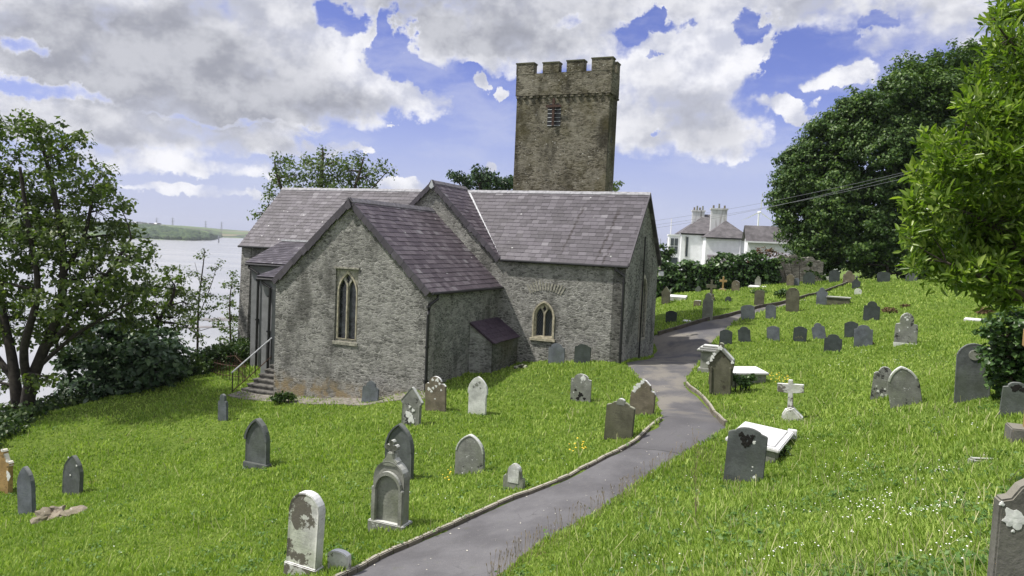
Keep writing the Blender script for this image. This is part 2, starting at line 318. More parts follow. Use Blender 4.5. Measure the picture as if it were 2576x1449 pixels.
def tombmat(name, base, spot, amt, top=None, spot2=None, amt2=0., scale=6., vein=0.):
    def fn(t):
        P0 = t.n('ShaderNodeTexCoord').outputs['Object']; oi = t.n('ShaderNodeObjectInfo').outputs['Random']
        P = t.vm('ADD', P0, t.vm('MULTIPLY', oi, (37, 19, 23))) if True else P0
        cx = t.n('ShaderNodeCombineXYZ'); 
        for i in range(3): t.put(cx.inputs[i], t.m('MULTIPLY', oi, (37, 61, 23)[i]))
        P = t.vm('ADD', P0, cx.outputs[0])
        n = t.noise(P, 3.2, 6, .65); fine = t.noise(P, 30, 5, .6)
        c = t.mix(t.mr(n, .3, .7), tuple(q*.72 for q in base), tuple(min(1, q*1.28) for q in base))
        c = t.mix(1., c, t.mix(fine, (.75, .75, .75), (1.22, 1.22, 1.22)), 'MULTIPLY')
        c = t.mix(t.mr(t.noise(P, 1.4, 3), .4, .7, 0., .4), c, (base[0]*.8, base[1]*.9, base[2]*.6))
        if spot2: c = t.mix(t.mr(t.noise(P, 2.6, 6, .7), .66-amt2*.10, .69-amt2*.10), c, spot2)
        wob = t.vm('MULTIPLY', t.noise(P, 18, 3, col=True), (.03, .03, .03))
        if amt:
            v = t.vor(t.vm('ADD', P, wob), scale, 'F1', 0)
            rad = t.m('MULTIPLY', t.mr(t.noise(P, 2.3, 3), .45, .75), .42*amt)
            c = t.mix(t.mr(t.m('SUBTRACT', v, rad), -.02, .02, 1., 0.), c, spot)
            c = t.mix(t.mr(t.noise(P, 5.5, 7, .75), .70-amt*.18, .74-amt*.18, 0., .8), c, spot)
        so = t.n('ShaderNodeSeparateXYZ'); t.put(so.inputs[0], P0)      # worn, unreadable cut lines
        row = t.m('MULTIPLY', so.outputs[2], 15); fr = t.m('FRACT', row)
        cv = t.n('ShaderNodeCombineXYZ'); t.put(cv.inputs[0], t.m('MULTIPLY', so.outputs[0], 70)); t.put(cv.inputs[2], t.m('MULTIPLY', t.m('FLOOR', row), 3.7)); t.put(cv.inputs[1], oi)
        ln = t.m('MULTIPLY', t.m('MULTIPLY', t.mr(fr, .30, .36), t.mr(fr, .62, .70, 1., 0.)), t.mr(t.noise(cv.outputs[0], 1, 2), .50, .56))
        ln = t.m('MULTIPLY', ln, t.m('MULTIPLY', t.mr(t.m('ABSOLUTE', so.outputs[0]), .14, .20, 1., 0.), t.m('MULTIPLY', t.mr(so.outputs[2], .34, .42), t.mr(so.outputs[2], .66, .78, 1., 0.))))
        c = t.mix(t.m('MULTIPLY', ln, t.mr(n, .35, .6, .15, .5)), c, tuple(q*.4 for q in base))
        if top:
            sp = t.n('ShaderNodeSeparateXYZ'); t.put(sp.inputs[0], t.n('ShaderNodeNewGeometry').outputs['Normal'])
            c = t.mix(t.mr(t.m('ADD', sp.outputs[2], t.m('MULTIPLY', t.noise(P, 6, 4), .5)), .55, .68), c, top)  # up-facing faces painted paler: sunlit rims put into the colour, with lichen
        return pbsdf(t, c, .88, t.m('ADD', n, t.m('MULTIPLY', fine, .5)), .55, .02, .2)
    return mat(name, fn)
WL = (.66, .67, .66)
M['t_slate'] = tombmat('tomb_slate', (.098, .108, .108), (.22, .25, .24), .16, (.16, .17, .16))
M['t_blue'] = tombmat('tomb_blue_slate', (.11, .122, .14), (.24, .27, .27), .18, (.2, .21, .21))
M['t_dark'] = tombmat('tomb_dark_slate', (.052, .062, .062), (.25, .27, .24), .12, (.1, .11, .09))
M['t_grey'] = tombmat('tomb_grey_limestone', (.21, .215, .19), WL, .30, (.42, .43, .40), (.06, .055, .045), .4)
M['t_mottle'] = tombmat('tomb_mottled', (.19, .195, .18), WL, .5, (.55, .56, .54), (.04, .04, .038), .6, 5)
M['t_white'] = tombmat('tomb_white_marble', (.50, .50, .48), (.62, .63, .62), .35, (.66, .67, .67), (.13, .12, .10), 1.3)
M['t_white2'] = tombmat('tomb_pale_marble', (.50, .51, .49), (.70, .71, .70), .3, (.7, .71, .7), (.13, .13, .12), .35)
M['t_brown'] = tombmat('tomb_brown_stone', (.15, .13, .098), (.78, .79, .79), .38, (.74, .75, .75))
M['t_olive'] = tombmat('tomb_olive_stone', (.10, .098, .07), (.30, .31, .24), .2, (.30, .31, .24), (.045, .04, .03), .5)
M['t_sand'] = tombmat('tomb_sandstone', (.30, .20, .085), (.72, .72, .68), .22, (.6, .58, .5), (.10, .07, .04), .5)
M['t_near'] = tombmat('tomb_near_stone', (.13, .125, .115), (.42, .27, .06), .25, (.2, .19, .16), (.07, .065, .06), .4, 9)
M['t_rubble'] = tombmat('broken_stone', (.22, .19, .15), (.5, .48, .44), .4, None, (.10, .06, .04), .8)
M['lichen'] = flat('white_lichen', (.62, .63, .61), .9, .12, 25)
M['blacklichen'] = flat('black_lichen', (.012, .011, .010), .95, .2, 25)
def leafmat(name, c0, c1, c2, gloss=.45, trans=.25, clump=.5, tc=None):
    def fn(t):
        g = t.n('ShaderNodeNewGeometry').outputs['Random Per Island']; P = t.n('ShaderNodeTexCoord').outputs['Object']
        c = t.ramp(g, [(0., c0), (.55, c1), (1., c2)])
        c = t.mix(t.mr(t.noise(P, clump, 3), .35, .65), c, t.mix(.45, c, c0))
        p = t.n('ShaderNodeBsdfPrincipled'); t.put(p.inputs['Base Color'], c); p.inputs['Roughness'].default_value = gloss; p.inputs['Specular IOR Level'].default_value = .3
        tr = t.n('ShaderNodeBsdfTranslucent'); t.put(tr.inputs[0], t.mix(1., c, tc or (1.3, 1.5, .5), 'MULTIPLY'))
        mx = t.n('ShaderNodeMixShader'); mx.inputs[0].default_value = trans; t.put(mx.inputs[1], p.outputs[0]); t.put(mx.inputs[2], tr.outputs[0])
        return mx.outputs[0]
    return mat(name, fn)
M['leaf_syc'] = leafmat('sycamore_leaf', (.045, .075, .02), (.09, .135, .034), (.16, .20, .055), trans=.38)
M['leaf_big'] = leafmat('maple_leaf', (.030, .065, .018), (.07, .13, .03), (.15, .225, .055), clump=.3)
M['leaf_laurel'] = leafmat('laurel_leaf', (.07, .125, .02), (.17, .26, .04), (.31, .39, .09), .26, .45, 1.2)
M['leaf_dark'] = leafmat('dark_leaf', (.024, .05, .024), (.045, .085, .038), (.09, .145, .06), .4, .15)
M['leaf_lime'] = leafmat('young_leaf', (.05, .085, .022), (.095, .14, .036), (.15, .20, .055))
M['leaf_ivy'] = leafmat('ivy_leaf', (.02, .048, .014), (.048, .098, .022), (.09, .16, .04), .35, .12)
M['leaf_hedge'] = leafmat('hedge_leaf', (.02, .045, .012), (.045, .085, .02), (.10, .15, .035))
M['leaf_rust'] = leafmat('rusty_creeper_leaf', (.06, .03, .015), (.13, .06, .025), (.10, .10, .03))
M['bracken'] = leafmat('dead_bracken', (.08, .05, .025), (.14, .095, .045), (.19, .15, .07), .8, .1)
M['grass'] = leafmat('grass_blade', (.145, .24, .036), (.28, .40, .066), (.45, .53, .16), .6, .35, .45, (1.2, 1.35, .5))
M['weed'] = leafmat('weed_leaf', (.06, .13, .03), (.11, .21, .05), (.19, .28, .08), .5, .25)
M['stalk'] = flat('dry_stalk', (.34, .34, .17), .8, .3, 3)
M['stalk2'] = flat('pale_litter', (.5, .48, .42), .9, .3, 40)
M['flower'] = flat('white_petal', (.8, .8, .78), .7, .05, 5)
M['yellow'] = flat('yellow_petal', (.75, .55, .05), .7, .1, 5)
M['seed'] = flat('seed_head', (.20, .16, .10), .8, .3, 5)

# ------------------------------------------------------------------ terrain
CP = [(60, 1293, 19), (181, 1243, 21), (0, 1449, 12.5), (400, 1449, 12), (763, 1440, 11), (1080, 1449, 10.5), (1700, 1449, 8.5), (2100, 1449, 7), (2450, 1449, 5.2), (2576, 1449, 4.6),
      (980, 1330, 13), (1005, 1200, 17), (647, 1175, 18.5), (1180, 1190, 17.5), (1295, 1228, 15), (1500, 1158, 15.5), (1660, 1055, 18.5), (1035, 1070, 22), (1095, 1032, 24), (1200, 1040, 23.5),
      (1460, 1008, 25), (1555, 1102, 18), (1613, 1045, 20.5), (1430, 912, 29.6), (1572, 912, 29.1), (683, 1003, 28.3), (1066, 978, 25.7), (930, 1013, 26), (561, 1057, 25), (590, 905, 38), (60, 1060, 27),
      (250, 1010, 31), (480, 955, 36), (0, 1110, 24), (1190, 940, 28.6), (1655, 897, 34.8), (1655, 838, 36.5), (1760, 811, 38), (1860, 788, 40), (1960, 765, 43), (2060, 741, 46), (2160, 706, 52),
      (1700, 736, 49), (1756, 734, 48), (1818, 731, 48.5), (1850, 730, 50), (1906, 720, 49), (1960, 716, 50.5), (2034, 714, 50), (2098, 708, 50), (2160, 704, 50), (1780, 804, 38), (1825, 865, 33.5), (2094, 886, 32), (2190, 803, 35), (2277, 869, 29), (2217, 1000, 21.5), (2444, 1006, 18), (2545, 1045, 14.5),
      (1870, 1212, 14.5), (1985, 1060, 21), (1815, 993, 24), (2300, 705, 52), (2430, 790, 36), (2500, 900, 22)]
cps = [at(*c) for c in CP]
cps += [np.array(p, float) for p in [(0, 0, -1.75), (4, 0, -1.3), (-5, 0, -3.2), (-12, 2, -5.6), (-20, 8, -8.5), (-25, 16, -10.5), (-25, 24, -13), (-24, 32, -13.5), (-22.5, 38, -13.5), (-21, 45, -13), (-33, 25, -21), (-32, 35, -21), (-30, 46, -21), (-27, 60, -21.5),
     (-14, 50, -11), (-14, 66, -20), (0, 44, -6.5), (0, 60, -10), (0, 90, -17), (23, 88, -5.5), (12, 70, -6), (23, 62, -2.9), (35, 62, -1.7), (42, 88, -4), (60, 85, -1), (60, 50, 1), (60, 25, 2), (40, 22, .3), (42, 48, -1.0), (28, 10, 1.0), (14, 5, .1), (10, -10, .5), (0, -15, -.5), (-30, -10, -10), (40, -20, 3),
     (0, 150, -22), (40, 150, -9), (90, 150, 0), (0, 300, -26), (-60, 0, -23), (-60, 60, -23), (-60, 150, -24), (-200, 100, -26), (-200, -200, -22), (-400, 600, -28), (0, 900, -28), (500, 900, -4), (300, 400, -3), (800, 400, 8), (300, 0, 12), (1000, 0, 20), (0, -300, 5), (1500, 1500, -2), (-1500, 0, -28), (-1500, 1500, -30), (0, 2500, -32), (2500, 2500, -4),
     (-6000, 6000, -40), (6000, 6000, -12), (6000, -6000, 0), (-6000, -6000, -40), (0, 6000, -40), (6000, 0, 5), (-6000, 0, -40), (0, -6000, 0)]]
cps = np.array(cps); _S = cps[:, :2]
def _phi(r): return np.sqrt(r*r+.6)
_A = _phi(np.linalg.norm(_S[:, None]-_S[None], axis=2)); _A[np.diag_indices(len(_S))] += 0.
_B = np.block([[_A-np.eye(len(_S))*.5, np.ones((len(_S), 1))], [np.ones((1, len(_S))), np.zeros((1, 1))]])
_W = np.linalg.solve(_B, np.concatenate([cps[:, 2], [0]]))
def Hraw(x, y):
    x = np.atleast_1d(np.asarray(x, float)).ravel(); y = np.atleast_1d(np.asarray(y, float)).ravel(); out = np.empty(len(x))
    for i in range(0, len(x), 20000):
        d = np.hypot(x[i:i+20000, None]-_S[None, :, 0], y[i:i+20000, None]-_S[None, :, 1]); out[i:i+20000] = _phi(d) @ _W[:-1]+_W[-1]
    b = .035*np.sin(x*1.7+y*.6)*np.sin(y*1.3-x*.4)+.02*np.sin(x*4.1+1)*np.sin(y*3.7+x)+.05*np.sin(x*.7+2)*np.sin(y*.55)
    return out+b
def axis(lo, hi, step, far):
    a = list(np.arange(lo, hi+1e-6, step)); s = step
    while a[-1] < far: s *= 1.22; a.append(a[-1]+s)
    s = step
    while a[0] > -far: s *= 1.22; a.insert(0, a[0]-s)
    return np.array(a)
GX, GY = axis(-26, 34, .3, 7000), axis(0, 60, .3, 7000)
_gx, _gy = np.meshgrid(GX, GY); GZ = Hraw(_gx, _gy).reshape(_gx.shape)
def H(x, y):
    x = np.atleast_1d(np.asarray(x, float)); y = np.atleast_1d(np.asarray(y, float))
    i = np.clip(np.searchsorted(GX, x)-1, 0, len(GX)-2); j = np.clip(np.searchsorted(GY, y)-1, 0, len(GY)-2)
    a = (x-GX[i])/(GX[i+1]-GX[i]); b = (y-GY[j])/(GY[j+1]-GY[j])
    return GZ[j, i]*(1-a)*(1-b)+GZ[j, i+1]*a*(1-b)+GZ[j+1, i]*(1-a)*b+GZ[j+1, i+1]*a*b
_ts = np.concatenate([np.linspace(2, 60, 2400), np.linspace(60.1, 140, 600)])
def g(px, py):
    """ground point under a line of sight"""
    d = at(px, py, 1.); Q = d[None]*_ts[:, None]; below = Q[:, 2] < H(Q[:, 0], Q[:, 1])
    k = int(np.argmax(below)) if below.any() else len(_ts)-1
    if Q[k, 1] > 54: k = int(np.argmin(abs(Q[:, 1]-48.8)))      # just short of the brow
    return np.array([Q[k, 0], Q[k, 1], float(H(Q[k, 0], Q[k, 1])[0])])
def inpoly(x, y, poly):
    c = np.zeros(len(x), bool); n = len(poly)
    for i in range(n):
        x1, y1 = poly[i][:2]; x2, y2 = poly[i-1][:2]
        k = ((y1 > y) != (y2 > y)); 
        with np.errstate(divide='ignore', invalid='ignore'): c ^= k & (x < (x2-x1)*(y-y1)/(y2-y1+1e-12)+x1)
    return c
PAIRS = [((700, 1520), (1100, 1530)), ((840, 1456), (1240, 1460)), ((950, 1400), (1340, 1380)), ((1100, 1335), (1455, 1310)), ((1250, 1268), (1548, 1250)), ((1400, 1210), (1628, 1195)), ((1500, 1160), (1690, 1155)), ((1570, 1125), (1750, 1118)),
         ((1622, 1085), (1795, 1092)), ((1662, 1052), (1826, 1068)), ((1652, 1010), (1785, 1022)), ((1624, 965), (1727, 965)), ((1592, 930), (1745, 930)), ((1575, 913), (1765, 903)), ((1612, 903), (1780, 880)), ((1648, 885), (1795, 858)),
         ((1640, 845), (1822, 833)), ((1755, 812), (1857, 806)), ((1860, 788), (1905, 786)), ((1960, 766), (1990, 765)), ((2020, 752), (2034, 752))]
PL = [g(*a) for a, b in PAIRS]; PR = [g(*b) for a, b in PAIRS]
# the path behind the chancel's far corner is hidden: keep it beside the wall
def smooth_line(P, k=8):
    P = [np.array(p) for p in P]; out = []
    for i in range(len(P)-1):
        p0, p1, p2, p3 = P[max(i-1, 0)], P[i], P[i+1], P[min(i+2, len(P)-1)]
        for j in range(k):
            t = j/k; out.append(.5*((2*p1)+(-p0+p2)*t+(2*p0-5*p1+4*p2-p3)*t*t+(-p0+3*p1-3*p2+p3)*t**3))
    out.append(P[-1]); return np.array(out)
SL, SR = smooth_line(PL), smooth_line(PR)
PATHPOLY = np.vstack([SL, SR[::-1]])
CA = .3989; CH = np.array([4.497, 29.174]); cxv = np.array([math.cos(CA), -math.sin(CA)]); cyv = np.array([math.sin(CA), math.cos(CA)])
def cw(x, n): return CH+cxv*x+cyv*n
FOOT = [cw(0, 0), cw(0, 6.08), cw(-19.63, 6.08), cw(-19.63, 0), cw(-12.2, 0), cw(-12.2, -6.1), cw(-5.49, -6.1), cw(-5.49, 0)]
ins = inpoly(_gx.ravel(), _gy.ravel(), PATHPOLY).reshape(GZ.shape)
GZ2 = GZ-.10*ins
def ground_fn(t):
    P = t.n('ShaderNodeTexCoord').outputs['Object']
    n = t.noise(P, .35, 5, .6); f = t.noise(P, 6, 5, .7); f2 = t.noise(P, 30, 3, .7)
    c = t.mix(t.mr(n, .3, .7), (.12, .19, .028), (.19, .27, .045))
    c = t.mix(t.mr(f, .35, .7), t.mix(.6, c, (.04, .07, .012)), c); c = t.mix(t.mr(f2, .4, .75, 0., .5), c, (.17, .22, .05))
    c = t.mix(t.mr(t.noise(P, 1.1, 4, .6), .66, .78, 0., .6), c, (.12, .10, .04))
    sp = t.n('ShaderNodeSeparateXYZ'); t.put(sp.inputs[0], P)
    c = t.mix(t.mr(sp.outputs[2], -19.5, -18.5, 1., 0.), c, (.16, .14, .11))
    return pbsdf(t, c, .95, t.m('ADD', f, f2), .8, .08, .1)
M['ground'] = mat('turf', ground_fn)
ny, nx = GZ.shape
idx = np.arange(ny*nx).reshape(ny, nx)
quads = np.stack([idx[:-1, :-1], idx[:-1, 1:], idx[1:, 1:], idx[1:, :-1]], -1).reshape(-1, 4)
tag(np_mesh('ground', np.stack([_gx.ravel(), _gy.ravel(), GZ2.ravel()], 1), quads, [4]*len(quads), M['ground'], smooth=True), kind='structure')

_s0, _s1 = g(1585, 1127), g(1760, 1142); _sn = np.array([-(_s1-_s0)[1], (_s1-_s0)[0]]); _sn = _sn/np.linalg.norm(_sn); SEAM = (*_sn, float(_sn @ _s0[:2]))
def path_fn(t):
    P = t.n('ShaderNodeTexCoord').outputs['Object']; f = t.noise(P, 60, 4, .7); n = t.noise(P, .8, 5, .6); f3 = t.noise(P, 9, 5, .7)
    c = t.mix(t.mr(n, .35, .65), (.098, .096, .102), (.142, .14, .147)); c = t.mix(1., c, t.mix(f, (.55, .55, .55), (1.45, 1.45, 1.45)), 'MULTIPLY')
    c = t.mix(t.mr(f3, .55, .8, 0., .45), c, (.24, .23, .21))
    sg = t.m('ADD', t.vm('DOT_PRODUCT', P, (SEAM[0], SEAM[1], 0)), t.m('MULTIPLY', t.noise(P, 1.5, 3), .25)); sg = t.m('SUBTRACT', sg, SEAM[2]+.125)
    c = t.mix(t.mr(sg, -.015, .015), c, t.mix(.5, c, (.085, .083, .088))); c = t.mix(t.mr(t.m('ABSOLUTE', sg), .01, .03, .8, 0.), c, (.04, .04, .04))
    c = t.mix(t.m('MULTIPLY', t.mr(sg, 2., 7.), t.mr(t.noise(P, .9, 4), .4, .6, 0., .5)), c, (.25, .23, .19))
    cr = t.vor(t.vm('ADD', P, t.vm('MULTIPLY', t.noise(P, 3, 3, col=True), (.3, .3, .3))), .7, 'DISTANCE_TO_EDGE', 0); c = t.mix(t.m('MULTIPLY', t.mr(cr, .001, .006, .5, 0.), t.mr(n, .56, .64)), c, (.04, .04, .04))
    c = t.mix(t.mr(t.vor(P, 9, 'F1', 0), .03, .06, .55, 0.), c, (.38, .36, .32)); c = t.mix(t.mr(t.noise(P, 2.2, 5, .7), .6, .72, 0., .35), c, (.10, .11, .05))
    return pbsdf(t, c, .9, t.m('ADD', f, f3), .6, .01, .2)
M['path'] = mat('tarmac', path_fn)
V = []; K = 9
for a, b in zip(SL, SR):
    for k in range(K):
        u = k/(K-1); p = a[:2]*(1-u)+b[:2]*u
        o = (p-((a+b)/2)[:2])*.04 if k in (0, K-1) else 0
        p = p+o; V.append((p[0], p[1], float(H(p[0], p[1])[0])-.02-(.05 if k in (0, K-1) else 0)))
F_ = [(i*K+k, i*K+k+1, (i+1)*K+k+1, (i+1)*K+k) for i in range(len(SL)-1) for k in range(K-1)]
tag(MB().add(V, F_).build('path', M['path'], smooth=True), kind='structure')
# kerbs: runs of short stones
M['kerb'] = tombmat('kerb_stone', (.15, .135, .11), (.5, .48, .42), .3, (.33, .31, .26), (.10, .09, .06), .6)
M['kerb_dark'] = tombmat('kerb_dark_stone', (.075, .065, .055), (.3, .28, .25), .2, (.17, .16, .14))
def kerb(line, name, label, hgt=.04, wid=.085, m='kerb'):
    mb = MB(); L = smooth_line(line, 4); side = 1
    for a, b in zip(L[:-1], L[1:]):
        dd = b[:2]-a[:2]; ln = np.linalg.norm(dd); k = max(1, int(ln/2.0+.5)); nrm = np.array([-dd[1], dd[0]])/ln
        for j in range(k):
            p, q = a[:2]+dd*(j/k), a[:2]+dd*((j+1)/k-.004); jz = random.uniform(-.008, .008)
            z0, z1 = float(H(*p)[0]), float(H(*q)[0]); v = []
            for pt, z in ((p, z0), (q, z1)):
                for s, h in ((-.5, -.25), (.5, -.25), (.5, hgt+jz), (-.5, hgt+jz)): v.append((*(pt+nrm*wid*s), z+h))
            mb.add(v, [(0, 1, 2, 3), (7, 6, 5, 4), (0, 4, 5, 1), (1, 5, 6, 2), (2, 6, 7, 3), (3, 7, 4, 0)])
    return tag(mb.build(name, M[m], bevel=.015), label, kind='structure')
kerb([p for p in PL[:10]], 'path_kerb', 'long kerb along the near left edge of the path')
kerb([g(1655, 842), g(1755, 812), g(1860, 788), g(1960, 766), g(2060, 741), g(2150, 708)], 'path_kerb', 'dark kerb on the far side of the path', .16, .085, 'kerb_dark')
kerb([g(1727, 966), g(1785, 1022), g(1826, 1068)], 'path_kerb', 'white kerb on the right bend of the path', .1)
# tarmac seam and apron at the chancel's east end comes with the path

def water_fn(t):
    P = t.n('ShaderNodeTexCoord').outputs['Object']; n = t.noise(t.vm('MULTIPLY', P, (.25, .05, 1)), 1, 4); r_ = t.noise(t.vm('MULTIPLY', P, (1, 2.5, 1)), .8, 4)
    c = t.mix(t.mr(t.noise(t.vm('MULTIPLY', P, (.004, .018, 1)), 1, 4), .4, .65), (.30, .31, .32), (.38, .385, .39))
    return pbsdf(t, c, .22, r_, .12, .05, .5)
M['water'] = mat('estuary_water', water_fn)
tag(MB().add([(-7000, -7000, -20), (7000, -7000, -20), (7000, 7000, -20), (-7000, 7000, -20)], [(0, 1, 2, 3)]).build('water', M['water']), kind='structure')
def mud_patch(pts, D):
    P = [at(x, y, 1.) for x, y in pts]; P = [p*(-19.93/p[2]) for p in P]
    mb = MB(); mb.add([(p[0], p[1], p[2]) for p in P]+[(p[0], p[1], -20.3) for p in P], [tuple(range(len(P)))]); return mb
M['mud'] = flat('wet_mud', (.20, .19, .185), .5, .35, .25)
def mudflat(cx, cy, rx, ry, s):
    pts = []
    rr = random.Random(s)
    for k in range(26):
        an = 2*math.pi*k/26; q = rr.uniform(.7, 1.15); pts.append((cx+rx*q*math.cos(an), cy-ry*q*math.sin(an)))
    tag(mud_patch(pts, 0).build('mudflat', M['mud']), kind='structure')
mudflat(560, 803, 60, 5, 1); mudflat(520, 822, 70, 2.5, 2); mudflat(200, 880, 90, 3, 3)

# ------------------------------------------------------------------ church
ZB = -4.6
def churchbase(name, label, cat): return empty(name, (*CH, ZB), -CA, label, cat)
church = churchbase('church', 'grey rubble stone church with slate roofs and battlemented tower beside the path', 'church')
def cb(mb, name, m, parent=church, **k): return mb.build(name, M[m] if isinstance(m, str) else m, parent, off=(0, 0, ZB), **k)
def arch(hw, zs, zt, k=8, x0=0., base=None):
    """pointed arch outline, anticlockwise from bottom left"""
    h = zt-zs; Rr = (hw*hw+h*h)/(2*hw); a = math.asin(min(1, h/Rr)); pts = []
    if base is not None: pts += [(x0-hw, base), (x0+hw, base)]
    for i in range(k+1): t = a*i/k; pts.append((x0+hw-Rr+Rr*math.cos(t), zs+Rr*math.sin(t)))
    for i in range(k-1, -1, -1): t = a*i/k; pts.append((x0-hw+Rr-Rr*math.cos(t), zs+Rr*math.sin(t)))
    return pts
XA, YA, ZA = Vector((1, 0, 0)), Vector((0, 1, 0)), Vector((0, 0, 1))
ZE, ZR, HW = -.62, 2.37, 3.04
# main body walls: south with chancel window, east gable with tall window, west gable, north
win2 = arch(.43, -3.0, -2.4, x0=-3.39, base=-3.86)
cb(MB().prism([[(-5.49, -7.5), (-.0, -7.5), (-.0, ZE), (-5.49, ZE)], win2], (0, 0, 0), XA, ZA, .55), 'wall', 'wall')
cb(MB().prism([[(-19.63, -9), (-12.2, -9), (-12.2, ZE), (-19.63, ZE)]], (0, 0, 0), XA, ZA, .55), 'wall', 'wall')
ew = arch(.55, -2.1, -1.25, x0=3.35, base=-3.95)
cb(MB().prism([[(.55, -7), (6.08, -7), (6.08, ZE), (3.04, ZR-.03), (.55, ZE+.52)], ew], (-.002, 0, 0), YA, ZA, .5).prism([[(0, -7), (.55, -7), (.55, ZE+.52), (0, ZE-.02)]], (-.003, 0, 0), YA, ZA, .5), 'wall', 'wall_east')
cb(MB().prism([[(0, -9.5), (6.08, -9.5), (6.08, ZE), (3.04, ZR-.03), (0, ZE)]], (-19.1, 0, 0), YA, ZA, .53).prism([[(0, -9.5), (-.35, -9.5), (-.02, ZE-.1), (0, ZE-.1)]], (-19.65, 0, 0), YA, ZA, -.6), 'wall', 'wall')
cb(MB().prism([[(-19.1, -9), (-.5, -9), (-.5, ZE), (-19.1, ZE)]], (0, 6.078, 0), XA, ZA, .5), 'wall', 'wall')
# wing gable (flush with the chancel wall) and its sides
XC, WH = -8.85, 3.36
cb(MB().prism([[(XC-WH, -7.6), (XC+WH, -7.6), (XC+WH, ZE+.02), (XC, 2.5), (XC-WH, ZE+.02)]], (0, -.003, 0), XA, ZA, .54), 'wall', 'wall')
cb(MB().prism([[(0, -9), (.53, -9), (.53, ZE), (0, ZE)]], (XC-WH, 0, 0), YA, ZA, -.4), 'wall', 'wall')
# transept
ZTE, ZTR = -1.77, 1.30
w1 = [(-9.43, -3.93), (-8.43, -3.93), (-8.43, -1.22), (-9.43, -1.22)]
cb(MB().prism([[(XC-WH, -8), (XC+WH, -8), (XC+WH, ZTE), (XC, ZTR), (XC-WH, ZTE)], w1], (0, -6.1, 0), XA, ZA, .55), 'wall', 'wall')
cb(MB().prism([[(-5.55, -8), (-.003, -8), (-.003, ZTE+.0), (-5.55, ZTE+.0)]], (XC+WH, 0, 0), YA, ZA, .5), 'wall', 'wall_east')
cb(MB().prism([[(-5.55, -8.5), (-.003, -8.5), (-.003, ZTE), (-5.55, ZTE)]], (XC-WH+.5, 0, 0), YA, ZA, .5), 'wall', 'wall')
# rendered vestry blocks in the west corner
cb(MB().prism([[(-16.9, -8.5), (-12.22, -8.5), (-12.22, -1.42), (-16.9, -1.42)]], (0, -2.3, 0), XA, ZA, 2.28), 'wall', 'render')
cb(MB().prism([[(-14.75, -8.5), (-12.22, -8.5), (-12.22, -1.9), (-14.75, -1.9)]], (0, -4.0, 0), XA, ZA, 1.69), 'wall', 'render')
# slate roofs
def slates(name, O, U, Vv, vlen, span, m, ex=.235, wd=.34, parent=church, seed=1, base=None):
    """real slates laid course by course on the plane (O, U, Vv)"""
    rr = random.Random(seed); O, U, Vv = Vector(O), Vector(U).normalized(), Vector(Vv).normalized(); Nn = U.cross(Vv).normalized(); mb = MB()
    n = int(vlen/ex+.6); ex = vlen/n
    for r_ in range(n):
        v0, v1 = r_*ex-.035, (r_+1)*ex+.02; u0, u1 = span(min(vlen, (r_+.5)*ex)); u = u0-(wd*.5 if r_ % 2 else 0)-rr.random()*.03
        while u < u1:
            ww = wd*rr.uniform(.82, 1.15); a, b = max(u, u0), min(u+ww-.007, u1); u += ww
            if b-a < .04: continue
            lo = .017+rr.uniform(-.003, .006); dv = rr.uniform(-.008, .006); th = .010
            if rr.random() < .02: dv -= .03
            q = [(a, v0+dv, lo), (b, v0+dv+rr.uniform(-.004, .004), lo), (b, v1, .001), (a, v1, .001)]
            T = [O+U*x+Vv*y+Nn*(z+th) for x, y, z in q]; B_ = [O+U*x+Vv*y+Nn*z for x, y, z in q]
            mb.add(T+B_, [(0, 1, 2, 3), (4, 5, 1, 0), (5, 6, 2, 1), (7, 4, 0, 3)])
    # boarding under the slates
    k = 12; L_, R__ = [], []
    for i in range(k+1): v = vlen*i/k; s_ = span(v); L_.append((s_[0], v)); R__.append((s_[1], v))
    for i in range(k):
        q = [L_[i], R__[i], R__[i+1], L_[i+1]]
        mb.add([O+U*x+Vv*y-Nn*.004 for x, y in q]+[O+U*x+Vv*y-Nn*.06 for x, y in q], [(0, 1, 2, 3), (4, 7, 6, 5), (0, 4, 5, 1), (1, 5, 6, 2), (2, 6, 7, 3), (3, 7, 4, 0)])
    return cb(mb, name, m, parent)
sl = math.hypot(HW, ZR-ZE); sV = Vector((0, HW, ZR-ZE)).normalized(); ov = .12
mslope = (ZR-ZE)/HW; wslope = (2.54-ZE)/WH
def valley(v, side):
    z = ZE+mslope*(v-ov)*sV.y; return XC+side*(2.54-z)/wslope
S0 = Vector((0, 0, ZE+.03))-sV*ov
slates('roof', S0, XA, sV, sl+ov, lambda v: (min(-.5, valley(v, 1)), .14), 'slate', seed=2)
slates('roof', S0, XA, sV, sl+ov, lambda v: (-19.78, valley(v, -1)), 'slate', seed=3)
nV = Vector((0, -HW, ZR-ZE)).normalized()
slates('roof', Vector((0, 6.08, ZE+.03))-nV*ov, -XA, nV, sl+ov, lambda v: (-.14, 19.78), 'slate', .4, .6, seed=4)
# wing slopes
wl = math.hypot(WH, 2.54-ZE); wV = Vector((-WH, 0, 2.54-ZE)).normalized(); wV2 = Vector((WH, 0, 2.54-ZE)).normalized()
def wend(v): z = ZE+(2.54-ZE)*min(1, v/wl); return max(0., min(HW+.15, (z-ZE)/mslope))
slates('roof', (XC+WH, 0, ZE+.03), YA, wV, wl, lambda v: (-.14, wend(v)), 'slate_dark', seed=5)
slates('roof', (XC-WH, 0, ZE+.03), -YA, wV2, wl, lambda v: (-wend(v), .14), 'slate_dark', seed=6)
